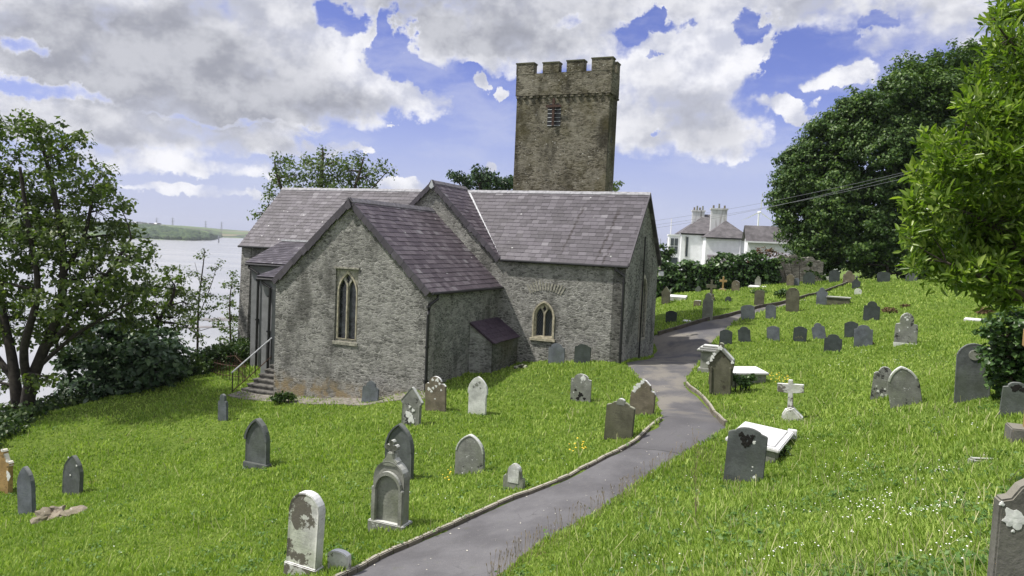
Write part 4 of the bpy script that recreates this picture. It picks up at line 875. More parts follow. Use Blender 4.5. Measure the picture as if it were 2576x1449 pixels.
tomb(1460, 1010, 943, 53, 'hump', 't_mottle', 'black and white blotched slate alone on the lawn before the chancel window', th=.07, extra=both(P_([(.1, .86, .10)]), P_([(0, .25, .10), (-.12, .1, .07), (.2, .12, .06), (-.25, .4, .05)], 'blacklichen')))
tomb(1555, 1103, 1012, 74, 'low_hump', 't_olive', 'broad grey green headstone with knobbed top near the path kerb end', th=.12, tilt=2, extra=lambda r, c, h, th: slab_mesh('knob', outline('round', c*.32, .16), th*1.1, M['t_mottle'], r, bury=.0).__setattr__('location', (0, 0, h-.09)))
tomb(1613, 1046, 957, 64, 'worn', 't_brown', 'crumbling brown headstone with white crusted crown beside the narrow part of the path', th=.14, tilt=2, extra=P_([(-.3, .74, .08), (-.2, .84, .08), (-.06, .93, .06), (-.36, .66, .05), (.0, 1.0, .05)]))
tomb(1399, 914, 866, 42, 'hump', 't_blue', 'paler blue slate of the pair against the chancel wall, under its window', th=.06, lean=-4, tilt=-2)
tomb(1464, 913, 868, 42, 'low_hump', 't_dark', 'black slate of the pair against the chancel wall, right of its window', th=.06, lean=-4)
tomb(561, 1058, 993, 27, 'neck_round', 't_blue', 'narrow slate with knob head at the left end of the concrete apron', th=.10, tilt=-1)
tomb(68, 1294, 1174, 52, 'gothic', 't_blue', 'dark pointed slate leaning left at the far left beside the rubble heap', th=.11, tilt=-3)
tomb(182, 1244, 1145, 58, 'gothic', 't_slate', 'round pointed grey headstone with raised border behind the rubble heap', th=.13, tilt=3, panel=(.06, .015), extra=P_([(.28, .78, .03), (-.2, .93, .03), (-.05, .5, .03)]))
# brown cross-shaped stone at the left edge
def trefoil(r, cw_, h, th):
    for q0, q1 in ((0, h-.02), (.24, h*.72), (-.24, h*.72)): MB().tube([(q0, -.075, q1), (q0, .075, q1)], .09, 10).build('trefoil_lobe', M['t_sand'], r)
    patches(r, [(.32, h*.45, .09), (.27, h*.52, .06), (.24, h*.80, .05), (.02, h+.04, .05), (.30, h*.36, .05)], -th/2-.004, 'lichen')
tomb(10, 1237, 1136, 56, 'pointed_shoulder', 't_sand', 'orange brown trefoil-headed headstone cut by the left edge of the picture', th=.14, extra=trefoil)
# rubble heap
def rocks(name, px, label, cat, n, rx, m, hmax=.3, s=1):
    b = g(*px); root = empty(name, b, 0, label, cat); rr = random.Random(s)
    for i in range(n):
        bm = bmesh.new(); bmesh.ops.create_icosphere(bm, subdivisions=2, radius=1); q = rr.uniform(.5, 1)
        sx, sy, sz = rr.uniform(.10, .24), rr.uniform(.10, .2), rr.uniform(.05, .13)
        for v in bm.verts: v.co = Vector((v.co.x*sx, v.co.y*sy, v.co.z*sz))*(1+rr.uniform(-.22, .22))
        bmesh.ops.rotate(bm, verts=bm.verts, matrix=Matrix.Rotation(rr.uniform(0, 3), 3, 'Z') @ Matrix.Rotation(rr.uniform(-.6, .6), 3, 'X'))
        me = bpy.data.meshes.new('rock'); bm.to_mesh(me); bm.free(); me.materials.append(M[m]); o = link(bpy.data.objects.new('rock', me), root)
        x = rr.uniform(-rx, rx); o.location = (x, rr.uniform(-.2, .25), rr.uniform(.0, hmax)*(1-abs(x)/rx*.7))
    return root
rocks('rubble_heap', (150, 1306), 'heap of broken stone and tile in the grass beside the left slates', 'rubble', 13, .45, 't_rubble', .34, 4)


# --- right of the path, near and middle
tomb(1869, 1212, 1078, 97, 'low_hump', 't_slate', 'large grey slate with black lichen blotch beside the white chest slab', th=.08, tilt=2.5, extra=both(P_([(-.1, .80, .07), (0, .84, .05), (-.16, .86, .06), (.08, .80, .06), (-.08, .72, .06), (.02, .70, .05), (.06, .75, .05), (-.04, .66, .03), (.12, .86, .05)], 'blacklichen'), P_([(.27, .13, .035), (.17, .76, .04), (.2, .31, .018), (.19, .24, .014)], 'lichen')))
def orn(r, cw_, h, th):
    P = arch(cw_*.30, h*.42, h*.58, 8, 0); MB().prism([[(-cw_*.30, .1), (cw_*.30, .1)]+P, ], (0, -th/2+.004, 0), XA, ZA, .02).build('inner_panel', M['t_olive'], r)
    for s in (1, -1): MB().prism([[(s*cw_*.31, .05), (s*cw_*.41, .05), (s*cw_*.41, h*.55), (s*cw_*.31, h*.55)][::s]], (0, -th/2-.05, 0), XA, ZA, .07).build('pilaster', M['t_olive'], r, bevel=.015)
    q = []
    for s in (1, -1): q.append(MB().prism([[(s*cw_*.50, h*.62), (s*cw_*.50, h*.70), (s*.02, h*.95), (s*.02, h*.87)][::s]], (0, -th/2-.06, 0), XA, ZA, th+.12).build('coping', M['t_mottle'], r, bevel=.015))
    patches(r, [(-.02, h*.93, .09), (-.26, h*.74, .07), (-.2, h*.80, .06), (-.40, h*.62, .06), (-.30, h*.68, .06), (.38, h*.66, .06)], -th/2-.06, 'lichen')
tomb(1812, 993, 868, 66, 'ornate_gable', 't_olive', 'tall dark ornate gabled headstone crusted with pale lichen at the bend of the path', th=.22, tilt=-2, extra=orn)
def near_pixel_empty(name, x, y, label, cat, group=None, yaw=0.): b = g(x, y); return empty(name, b, -STONE_AZ-yaw, label, cat, group)
r = near_pixel_empty('pedestal_tomb', 1786, 934, 'square pale pedestal tomb with stepped cap behind the dark ornate gabled headstone', 'tomb')
MB().box((-.42, -.35, -.3), (.42, .35, .14)).build('plinth', M['t_grey'], r, bevel=.02); MB().box((-.34, -.28, .14), (.34, .28, .78)).build('shaft', M['t_grey'], r, bevel=.015)
MB().box((-.48, -.42, .78), (.48, .42, .86)).box((-.40, -.34, .861), (.40, .34, .93)).box((-.30, -.25, .931), (.30, .25, 1.0)).build('cap', M['t_mottle'], r, bevel=.02)
def chest(x, y, wx, wy, h, label, top, body, yaw=0., tiltx=0., tilty=0., ov=.06, name='chest_tomb', mould=True):
    r = near_pixel_empty(name, x, y, label, 'tomb', None, yaw); r.rotation_euler[0] = R(tiltx); r.rotation_euler[1] = R(tilty)
    MB().box((-wx/2, -wy/2, -.5), (wx/2, wy/2, h-.08)).build('chest', M[body], r, bevel=.015)
    o = MB().box((-wx/2-ov, -wy/2-ov, h-.08), (wx/2+ov, wy/2+ov, h)).build('slab', M[top], r, bevel=.02)
    if mould: MB().box((-wx/2+.06, -wy/2+.06, h), (wx/2-.06, wy/2-.06, h+.025)).build('raised_field', M[top], o, bevel=.01)
    return r
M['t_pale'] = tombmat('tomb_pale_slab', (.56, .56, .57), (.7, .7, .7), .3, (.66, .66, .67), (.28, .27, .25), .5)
c1 = chest(1948, 1150, 1.0, 1.75, .34, 'low white marble chest slab behind the large grey slate', 't_pale', 't_grey', .12, 0, 4)
c1.location.x -= .15; c1.location.y += .55
r = near_pixel_empty('stone_block', 1992, 1103, 'small pale stone block at the far corner of the white chest slab', 'stone block'); MB().box((-.1, -.08, -.1), (.1, .08, .2)).build('block', M['t_pale'], r, bevel=.012)
c2 = chest(1862, 962, .75, 1.5, .46, 'white ledger slab over an ivy grown chest beside the dark ornate gabled headstone', 't_pale', 't_grey', .95, 0, 6, mould=False)
# leaning marble cross
r = near_pixel_empty('stone_cross', 1988, 1058, 'white marble cross patched with brown, tilted on a rough rocky foot', 'cross'); h = 104/pxm(r.location); r.rotation_euler[1] = R(-3)
MB().prism([[(-.085, .22), (.085, .22), (.065, h*.68), (.36, h*.70), (.36, h*.90), (.065, h*.90), (.06, h), (-.06, h), (-.065, h*.90), (-.36, h*.90), (-.36, h*.70), (-.065, h*.68)]], (0, -.07, 0), XA, ZA, .14).build('cross', M['t_white'], r, bevel=.012)
bm = MB().prism([[(-.34, -.3), (.42, -.3), (.34, .12), (.16, .30), (.07, .42), (-.12, .36), (-.22, .18)]], (0, -.2, 0), XA, ZA, .4).build('rocky_base', M['t_white'], r, bevel=.05)
tomb(2217, 1001, 925, 50, 'round_shoulder', 't_mottle', 'dark speckled slate leaning behind the big tilted pointed gravestone', th=.08, tilt=4, extra=P_([(-.2, .2, .04), (.1, .3, .04), (.2, .12, .04), (0, .1, .05), (-.3, .35, .03)], 't_white2'))
tomb(2280, 1020, 923, 74, 'gothic', 't_mottle', 'broad pointed gravestone with white rim leaning well to the left on the right lawn', th=.12, tilt=-11, lean=4, extra=rim('t_white2', 'gothic', thick=.05, proud=.012, sh=.1))
tomb(2444, 1008, 868, 78, 'round', 't_slate', 'tall broad round-topped grey headstone at the edge of the leafy bush', th=.13, tilt=-1, panel=(.05, .006), extra=lambda r, c, h, th: MB().tube([(0, -th/2-.02, h*.80), (0, -th/2+.02, h*.80)], .13, 18).build('roundel', M['t_grey'], r, bevel=.01))
M['t_slate2'] = M['t_slate']
tomb(2277, 870, 790, 52, 'neck_round', 't_mottle', 'grey headstone with round head on square shoulders and pale foot, right lawn', th=.16, extra=both(plinth('t_white2', 1.04, .12, 1.3), P_([(0, .80, .05), (-.1, .86, .04)])))
tomb(2549, 1046, 965, 62, 'hump', 't_slate', 'blue grey headstone with dark top beneath the leafy bush at the right edge', th=.10, tilt=3, extra=P_([(-.12, .8, .07), (-.02, .86, .07), (.15, .8, .05)], 'blacklichen'))
# row of small slates and others
rowm = 'slates in rows on the right-hand slope'
tomb(1825, 866, 831, 31, 'low_hump', 't_dark', 'small dark slate nearest the path, left end of the front row on the slope', th=.06, group=rowm)
tomb(1873, 860, 824, 30, 'hump', 't_dark', 'second small slate from the path in the front row, leaning left', th=.06, tilt=-6, group=rowm)
tomb(1945, 857, 822, 31, 'peak', 't_blue', 'third small slate from the path in the front row, plain blue grey', th=.06, tilt=-4, group=rowm)
tomb(2011, 859, 823, 32, 'peak', 't_dark', 'fourth small slate from the path, with yellow lichen low on its face', th=.06, tilt=1, group=rowm, extra=P_([(-.1, .3, .05), (.1, .33, .05), (.2, .26, .04), (-.25, .22, .05), (.0, .22, .03)], 'yellow' if False else 't_olive'))
tomb(2062, 852, 814, 31, 'round_shoulder', 't_blue', 'fifth small slate from the path, tilted strongly to the left', th=.06, tilt=-12, group=rowm)
tomb(2094, 887, 843, 42, 'hump', 't_dark', 'wide dark shouldered slate standing forward of the front row', th=.07, group=rowm)
tomb(2141, 848, 811, 32, 'low_hump', 't_dark', 'small dark slate half behind the pale rimmed humped slate', th=.06, tilt=-3, group=rowm)
tomb(2171, 872, 820, 43, 'hump', 't_blue', 'grey humped slate with pale rim at the right end of the front row', th=.07, tilt=-2, group=rowm)
tomb(2191, 805, 760, 38, 'round_shoulder', 't_dark', 'dark slate with cleft face alone high on the right slope', th=.08, tilt=1, group=rowm)
tomb(1882, 803, 769, 34, 'segment', 't_blue', 'broad blue slate leaning left in front of the far kerb', th=.07, tilt=-6, group=rowm)
tomb(1939, 801, 769, 25, 'segment', 't_blue', 'narrow dark slate leaning slightly left beside the far kerb', th=.07, tilt=-4, group=rowm)
tomb(1993, 784, 726, 32, 'round', 't_olive', 'tall round-topped brownish headstone standing just beyond the far kerb', th=.16, tilt=-2)
tomb(2066, 766, 725, 29, 'pointed_shoulder', 't_blue', 'dark slate with pointed head and shoulders left of the low chest tomb', th=.08)
c3 = chest(2109, 765, 1.15, .6, .42, 'low grey chest tomb with thin flat lid on the far slope', 't_grey', 't_olive', .1, mould=False)
tomb(2158, 740, 727, 18, 'round', 't_white2', 'tiny round pale-topped stone below the big tree', th=.12)
tomb(1688, 811, 783, 28, 'peak', 't_dark', 'small black slate on the grass nearest the church corner', th=.07)
tomb(1779, 804, 739, 26, 'neck_round', 't_grey', 'tall slender grey headstone beside the far kerb, before the stone crosses', th=.22)
tomb(1909, 771, 732, 24, 'segment', 't_olive', 'brown grey headstone in front of a round clump of ivy', th=.09)
tomb(1850, 732, 707, 20, 'round', 't_brown', 'round dark headstone with white top just right of the two stone crosses', th=.12)
tomb(1756, 735, 721, 14, 'worn', 't_slate', 'small dark worn slate in long grass below the hedge', th=.1)
tomb(1906, 720, 696, 15, 'worn', 't_grey', 'ragged pale stump of a headstone against the hedge', th=.14)
tomb(1754, 769, 757, 19, 'block', 't_brown', 'low square brown block in the grass left of the tall slender headstone', th=.22)
tomb(1832, 758, 747, 16, 'round', 't_dark', 'tiny dark half-sunk stone in the open grass', th=.12)
tomb(1674, 764, 723, 25, 'gable', 't_olive', 'gable-topped brown headstone beside the church corner', th=.16)
tomb(1988, 709, 681, 18, 'hump', 't_brown', 'brown shouldered headstone standing against the rubble wall', th=.1)
tomb(2004, 707, 689, 14, 'round', 't_blue', 'pale blue round stone beside the brown one at the rubble wall', th=.1)
tomb(2034, 716, 686, 28, 'hump', 't_dark', 'broad black shouldered slate right of the rubble wall', th=.08)
tomb(2098, 710, 681, 25, 'low_hump', 't_dark', 'dark blue slate at the left skirts of the big tree', th=.08)
tomb(2135, 703, 673, 27, 'round_shoulder', 't_brown', 'brown green headstone with round head in the shade of the big tree', th=.1)
tomb(2222, 709, 685, 30, 'segment', 't_dark', 'dark square-shouldered slate deep in the shade under the big tree', th=.1)
tomb(2292, 708, 688, 26, 'hump', 't_slate', 'shaded grey slate under the right part of the big tree', th=.1)
def fin2(r, cw_, h, th): MB().tube([(0, 0, h*.9), (0, 0, h*1.06), (0, 0, h*1.14), (0, 0, h*1.28)], [.05, .05, .10, .03], 8).build('finial', M['t_dark'], r)
tomb(2153, 727, 703, 22, 'pointed_shoulder', 't_dark', 'black headstone with urn finial at the far end of the kerb', th=.16, extra=fin2)
def cross(x, yb, yt, label, m, ped=0.):
    r = near_pixel_empty('stone_cross', x, yb, label, 'cross', 'stone crosses near the hedge'); h = (yb-yt)/pxm(r.location); s = h*.055
    MB().prism([[(-s*1.1, ped), (s*1.1, ped), (s*.9, h*.62), (h*.24, h*.62), (h*.24, h*.77), (s*.9, h*.77), (s*.9, h), (-s*.9, h), (-s*.9, h*.77), (-h*.24, h*.77), (-h*.24, h*.62), (-s*.9, h*.62)]], (0, -.07, 0), XA, ZA, .14).build('cross', M[m], r, bevel=.012)
    MB().box((-.22, -.2, -.3), (.22, .2, max(.12, ped*.55))).box((-.16, -.14, max(.12, ped*.55)), (.16, .14, max(.16, ped))).build('pedestal', M[m], r, bevel=.015)
cross(1788, 757, 704, 'lichened stone cross on a stepped pedestal behind the tall slender headstone', 't_olive', .42)
cross(1818, 732, 695, 'slim tan stone cross nearest the hedge', 't_sand', .1)
# slabs lying in the grass
def lying(x, y, wx, wy, label, m='t_pale', yaw=0., h=.06): r = near_pixel_empty('fallen_slab', x, y, label, 'stone slab', None, yaw); r.rotation_euler[0] = R(8); MB().box((-wx/2, -wy/2, -.05), (wx/2, wy/2, h)).build('slab', M[m], r, bevel=.015)
lying(1703, 753, 1.2, .7, 'pale slab lying tilted on a ruined grave by the church corner', h=.22)
lying(1905, 722, 1.1, .5, 'small white slab lying flat below the ragged stump', yaw=.2)
lying(2455, 806, .9, .4, 'flat pale slab lying in the grass below the laurel', yaw=.3)
lying(1728, 809, .4, .3, 'small pale flat stone in the grass right of the black slate by the church corner')
rocks('mossy_stone', (1310, 925), 'mossy broken stones at the foot of the small slate-roofed buttress', 'stone', 3, .3, 't_olive', .12, 9)
# near right: orange sandstone cross and the big stone in the corner
r = near_pixel_empty('stone_cross', 2569, 1108, 'tall orange lichened cross shaft on a stone step at the right edge', 'cross'); k = pxm(r.location); h = 285/k/.86
r.location.x += .12; s = .085
MB().prism([[(-s, .2), (s, .2), (s*.8, h*.70), (.19, h*.72), (.19, h*.86), (s*.8, h*.86), (s*.7, h), (-s*.7, h), (-s*.8, h*.86), (-.19, h*.86), (-.19, h*.72), (-s*.8, h*.70)]], (0, -.08, 0), XA, ZA, .16).build('cross', M['t_sand'], r, bevel=.015)
MB().box((-.3, -.26, -.4), (.3, .26, .22)).build('pedestal', M['t_near'], r, bevel=.02)
r = near_pixel_empty('fallen_kerbstone', 2497, 1162, 'long pale kerbstone half buried in the grass below the orange cross', 'stone', None, .9); r.rotation_euler[0] = R(-4)
MB().box((-.07, -.45, -.1), (.07, .4, .05)).build('kerbstone', M['t_grey'], r, bevel=.03)
d = at(2610, 1190, 4.7); zb = float(H(d[0]+.0, 4.7)[0])
r = empty('gravestone', (d[0]+.02, 4.7, zb), -R(15), 'big near gravestone with a round white lichen patch, cut off by the bottom right corner', 'gravestone', 'upright gravestones in the churchyard')
hh = d[2]-zb
slab_mesh('slab', [(-.24, 0), (.42, 0), (.42, hh-.26), (.34, hh-.14), (.24, hh-.04), (.10, hh), (-.02, hh-.02), (-.12, hh-.09), (-.17, hh-.17), (-.24, hh-.19)], .12, M['t_near'], r)
patches(r, [(-.155, hh-.29, .062), (-.13, hh-.325, .048), (-.18, hh-.325, .034), (-.15, hh-.385, .012), (-.225, hh-.215, .018)], -.06, 'lichen')
patches(r, [(.0, hh-.10, .012), (-.02, hh-.07, .01), (.03, hh-.18, .014)], -.06, 'lichen')

# ------------------------------------------------------------------ far buildings, wires, turbine
def wpt(x, y, Y): return Vector(at(x, y, Y))
def frame_at(name, x, y, Y, yaw, label, cat): p = wpt(x, y, Y); return empty(name, p, yaw, label, cat)
hs = frame_at('house', 1750, 676, 88, R(-8), 'white rendered house with hipped slate roof and two big chimneys beyond the hedge', 'house')
# local metres: x right, y away, z up; z=0 at the hedge line, eaves about 4.2
def hb(mb, name, m, parent=None, **k): return mb.build(name, M[m], parent or hs, **k)
def hip(mb, x0, x1, y0, y1, z, rz, rx0, rx1, ry, o=.25):
    v = [(x0-o, y0-o, z), (x1+o, y0-o, z), (x1+o, y1+o, z), (x0-o, y1+o, z), (rx0, ry, rz), (rx1, ry, rz)]
    if abs(rx0-rx1) < 1e-3: return mb.add(v[:5], [(0, 1, 4), (1, 2, 4), (2, 3, 4), (3, 0, 4), (3, 2, 1, 0)])
    return mb.add(v, [(0, 1, 5, 4), (1, 2, 5), (2, 3, 4, 5), (3, 0, 4), (3, 2, 1, 0)])
hb(MB().box((-1.6, 3.2, -6), (6.0, 12, 4.28)), 'wall', 'white'); hb(MB().box((1.0, 0, -6), (6.1, 3.2, 3.85)), 'wall', 'white')
hb(hip(MB(), -1.6, 6.0, 3.2, 12, 4.28, 6.9, 1.6, 3.2, 7.6), 'roof', 'houseslate'); hb(hip(MB(), 1.0, 6.1, 0, 4.4, 3.85, 6.0, 3.55, 3.551, 2.6), 'roof', 'houseslate')
hb(MB().box((-1.7, 3.1, 4.1), (1.3, 3.18, 4.25)), 'gutter', 'iron'); hb(MB().box((.95, -.28, 3.68), (6.2, -.2, 3.82)), 'gutter', 'iron')
def stack(x, y, w, d, z0, z1, pots, big):
    c = hb(MB().box((x-w/2, y-d/2, z0), (x+w/2, y+d/2, z1)).box((x-w/2-.1, y-d/2-.1, z1), (x+w/2+.1, y+d/2+.1, z1+.18)), 'chimney', 'chimney')
    for i in range(pots):
        px_ = x-w*.35+w*.7*i/max(1, pots-1); hb(MB().tube([(px_, y, z1+.15), (px_, y, z1+.55+(i % 2)*.2), ], [.13, .11], 8), 'chimney_pot', 't_grey' if i % 2 else 't_brown', c)
stack(2.75, 3.4, 1.9, .9, 4.5, 7.3, 3, 1); stack(.7, 7.4, 1.5, .9, 5.5, 7.2, 4, 0)
bay = hb(MB().box((-3.0, 4.6, -6), (-1.6, 7.4, 3.95)).box((-3.1, 4.5, 3.95), (-1.5, 7.5, 4.1)), 'bay', 'white')
wd_ = hb(MB().box((-2.85, 4.56, 1.6), (-1.8, 4.62, 3.7)), 'window', 'white', bay)
for i in range(2):
    for j in range(2): hb(MB().box((-2.8+i*.5, 4.53, 1.68+j*1.0), (-2.38+i*.5, 4.58, 2.6+j*1.0)), 'pane', 'pane', wd_)
hb(MB().box((-2.8, 4.53, .0), (-1.8, 4.58, 1.2)), 'pane', 'pane', wd_)
for x in (-.9,):
    w_ = hb(MB().box((x-.2, 3.12, 1.3), (x+.2, 3.19, 3.9)), 'window', 'chimney'); hb(MB().box((x-.13, 3.1, 1.4), (x+.13, 3.115, 3.8)), 'pane', 'pane', w_)
hb(MB().tube([(5.0, -.1, 3.7), (5.0, -.1, 1.0)], .06, 6), 'downpipe', 'white'); hb(MB().tube([(-2.6, 8, 3.9), (-2.6, 8, 6.2)], .07, 6), 'flue', 'white')
hb(MB().box((1.4, -3.2, -6), (7.5, -.01, .6)).prism([[(1.3, -3.5), (7.6, -3.5), (7.6, -.02), (1.3, -.02)]], (0, 0, .6), XA, YA, .05), 'extension', 'chimney')
mb = MB(); mb.add([(1.25, -3.5, .55), (7.7, -3.5, .55), (7.7, -.012, 1.75), (1.25, -.012, 1.75), (1.25, -3.5, .45), (7.7, -3.5, .45), (7.7, -.012, 1.65), (1.25, -.012, 1.65)], [(0, 1, 2, 3), (4, 7, 6, 5), (0, 4, 5, 1), (1, 5, 6, 2), (3, 7, 4, 0)]); hb(mb, 'roof', 'houseslate')
ot = frame_at('outbuilding', 1878, 662, 78, R(-10), 'white gabled outbuilding with grey slate roof right of the house', 'outbuilding')
hb(MB().prism([[(0, -6), (2.6, -6), (2.6, 2.6), (1.2, 3.9), (0, 2.6)]], (0, 0, 0), YA, ZA, -6.0), 'wall', 'white', ot)
mb = MB(); mb.add([(-.3, -.35, 2.35), (6.9, -.35, 2.35), (6.9, 1.2, 4.05), (-.3, 1.2, 4.05), (6.9, 2.9, 2.4), (-.3, 2.9, 2.4)], [(0, 1, 2, 3), (3, 2, 4, 5)]); hb(mb, 'roof', 'houseslate', ot)
hb(MB().box((-.32, -.4, 2.2), (6.95, -.34, 2.35)), 'gutter', 'white', ot)
lo = frame_at('shed', 1955, 668, 70, R(-12), 'low building with pale slate roof behind the rubble wall', 'shed')
M['paleslate'] = flat('pale_slate_roof', (.24, .24, .27), .7, .2, 2)
hb(MB().box((-1.6, .3, -6), (4.8, 4, -.2)), 'wall', 'chimney', lo); mb = MB(); mb.add([(-1.8, 0, -1.0), (5.6, 0, -1.6), (4.2, 3, 1.25), (-1.8, 3, 1.25)], [(0, 1, 2, 3)]); hb(mb, 'roof', 'paleslate', lo)
ch2 = frame_at('distant_house', 2030, 640, 130, 0, 'cream gable glimpsed at the left edge of the big tree', 'house')
hb(MB().prism([[(-1, -8), (6, -8), (6, 2.2), (2.5, 4.3), (-1, 2.2)]], (0, 0, 0), XA, ZA, 6), 'wall', 'white', ch2); hb(MB().prism([[(-1.3, 2.1), (-1.0, 2.0), (2.5, 4.2), (6, 2.0), (6.3, 2.1), (2.5, 4.6)]], (0, -.2, 0), XA, ZA, 6.4), 'roof', 'houseslate', ch2)
# turbine
tb = frame_at('wind_turbine', 1911, 534, 600, 0, 'white three-bladed wind turbine on the skyline right of the house chimneys', 'wind turbine')
hb(MB().tube([(0, 2, -32), (0, 2, 0)], [1.0, .55], 10), 'tower', 'white', tb); hb(MB().box((-.7, -1.2, -.8), (.7, 4, .9)), 'nacelle', 'white', tb, bevel=.2); hb(MB().tube([(0, -2.2, 0), (0, -1.2, 0)], [.3, .9], 10), 'hub', 'white', tb)
for an in (3, 123, 243):
    Mx = Matrix.Rotation(R(an), 4, 'Y'); hb(MB().add([Mx @ Vector(p) for p in [(-.35, -1.7, .5), (.7, -1.7, 2.5), (.08, -1.7, 17), (-.08, -1.7, 17), (-.3, -1.45, .5), (.6, -1.45, 2.5), (.06, -1.6, 17), (-.06, -1.6, 17)]], [(0, 1, 2, 3), (4, 7, 6, 5), (0, 4, 5, 1), (1, 5, 6, 2), (3, 7, 4, 0)]), 'blade', 'white', tb)
# overhead wires: from a pole beyond the church to one behind the laurel
def wire(a, b, sag, label, r_=.012):
    pts = []
    for i in range(25): t = i/24; p = a.lerp(b, t); p.z -= sag*4*t*(1-t); pts.append(p)
    tag(MB().tube(pts, r_, 5).build('overhead_wire', M['cable']), label, 'wire', 'overhead wires across the sky')
M['cable'] = flat('grey_cable', (.22, .23, .26), .6, .1, 3)
wire(wpt(1560, 566, 62), wpt(2330, 420, 44), .35, 'uppermost of the three overhead wires right of the tower', .009)
wire(wpt(1560, 576, 62), wpt(2330, 436, 44), .35, 'middle of the three overhead wires right of the tower', .009)
wire(wpt(1560, 585, 62), wpt(2420, 398, 42), .5, 'lowest overhead wire, running on across the big tree', .010)
# masts of moored boats
for i, (x, y0, y1) in enumerate(((1656, 600, 625), (1662, 600, 625), (1679, 599, 622))):
    a, b = wpt(x, y1+30, 320), wpt(x, y0, 320); tag(MB().tube([a, b], .12, 5).build('boat_mast', M['cable']), ('pair of thin boat masts', 'pair of thin boat masts', 'single thin boat mast')[i]+(' just clear of the church corner' if i < 2 else ' standing right of the other two against the sky'), 'mast', 'boat masts beyond the church')

# ------------------------------------------------------------------ far shore
def far_fn(t):
    P = t.n('ShaderNodeTexCoord').outputs['Object']; q = t.vm('MULTIPLY', P, (.0042, .0011, .018))
    cell = t.n('ShaderNodeSeparateColor'); t.put(cell.inputs[0], t.vor(q, 1.5, 'F1', 1)); e = t.vor(q, 1.5, 'DISTANCE_TO_EDGE', 0)
    c = t.ramp(cell.outputs[0], [(0, (.07, .11, .035)), (.35, (.12, .18, .045)), (.6, (.09, .14, .04)), (.75, (.22, .19, .11)), (.9, (.15, .22, .06))])
    c = t.mix(t.mr(e, .02, .07, 1., 0.), c, (.035, .055, .025))
    return pbsdf(t, c, .95)
M['far'] = mat('far_fields', far_fn)
def crest(x): return float(np.interp(x, [-900, 100, 330, 450, 520, 560, 620, 700, 1300, 2000], [5, 14, 17, 14, 11, 10, 7, 5, 0, -8]))
V = []; xs = np.linspace(-900, 1900, 120); prof = [(0, -20.5), (.02, -19.2), (.08, .28), (.25, .55), (.6, .8), (1, 1), (1.5, .9)]
for x in xs:
    Ys = float(np.interp(x, [-900, 300, 480, 525, 548, 560, 1900], [1150, 1250, 1330, 1480, 1900, 2300, 2400])); zc = crest(x)
    for u, q in prof:
        Y = Ys+u*1500; d = at(x, 600, Y); z = q if u < .05 else -19.2+(zc+19.2)*q; V.append((d[0], Y, z+random.uniform(-.5, .5)*(u > .05)))
npf = len(prof); far = MB().add(V, [(i*npf+k, (i+1)*npf+k, (i+1)*npf+k+1, i*npf+k+1) for i in range(len(xs)-1) for k in range(npf-1)])
tag(far.build('far_hill', M['far'], smooth=False), kind='structure')
# wood on the far headland: thousands of little crowns
M['leaf_far'] = leafmat('far_wood_leaf', (.022, .045, .02), (.045, .08, .028), (.08, .12, .04), .9, 0, .03)
nb = 2600; lp, sz = [], []
for i in range(nb):
    x = RNG.uniform(250, 545); Ys = float(np.interp(x, [-900, 300, 480, 525, 548], [1150, 1250, 1330, 1480, 1900])); u = RNG.uniform(.005, .30)*np.interp(x, [250, 380, 460, 545], [1, 1, .55, .12])
    Y = Ys+20+u*1500; d = at(x, 600, Y); zc = crest(x); z = -19.2+(zc+19.2)*np.interp(u, [0, .02, .08, .25, .3], [0, .0, .28, .55, .58]); lp.append((d[0], Y, z)); sz.append(RNG.uniform(4, 8))
ico = bmesh.new(); bmesh.ops.create_icosphere(ico, subdivisions=1, radius=1); iv = np.array([v.co[:] for v in ico.verts]); ifc = np.array([[v.index for v in f.verts] for f in ico.faces]); ico.free()
lp, sz = np.array(lp), np.array(sz); V = (iv[None]*sz[:, None, None]*RNG.uniform(.7, 1.25, (nb, len(iv), 1))*np.array([1, 1, .8])+lp[:, None]+np.array([0, 0, 2.5])); Fi = ifc[None]+(np.arange(nb)*len(iv))[:, None, None]
tag(np_mesh('far_wood', V.reshape(-1, 3), Fi.reshape(-1, 3), [3]*(nb*len(ifc)), M['leaf_far']), 'dark wooded headland on the far shore', 'wood', kind='stuff')
# pylons
def pylon(x, yt, yb, Y, label):
    a, b = wpt(x, yb+3, Y), wpt(x, yt, Y); h = (b-a).length; r = empty('pylon', a, 0, label, 'pylon', 'pylons on the far skyline'); mb = MB(); w_ = h*.09
    for sx in (-1, 1):
        for sy in (-1, 1): mb.tube([(sx*w_, sy*w_, 0), (sx*w_*.3, sy*w_*.3, h*.6), (0, 0, h)], h*.012, 4)
    for k in range(7): z0, z1 = h*k/7, h*(k+1)/7; q0, q1 = w_*(1-.85*k/7), w_*(1-.85*(k+1)/7); mb.tube([(-q0, 0, z0), (q1, 0, z1)], h*.008, 4).tube([(q0, 0, z0), (-q1, 0, z1)], h*.008, 4)
    mb.build('lattice_mast', M['cable'], r)
    for z in (.62, .76, .9): MB().tube([(-h*.17, 0, h*z), (0, 0, h*(z+.03)), (h*.17, 0, h*z)], h*.012, 4).build('cross_arm', M['cable'], r)
for (x, yt, yb, lb) in ((394, 547, 570, 'leftmost pylon, rising over the distant buildings'), (434, 547, 573, 'second pylon from the left on the far skyline'), (517, 555, 577, 'third pylon from the left on the far skyline'), (557, 557, 579, 'rightmost pylon on the far skyline')): pylon(x, yt, yb, 2850, lb)
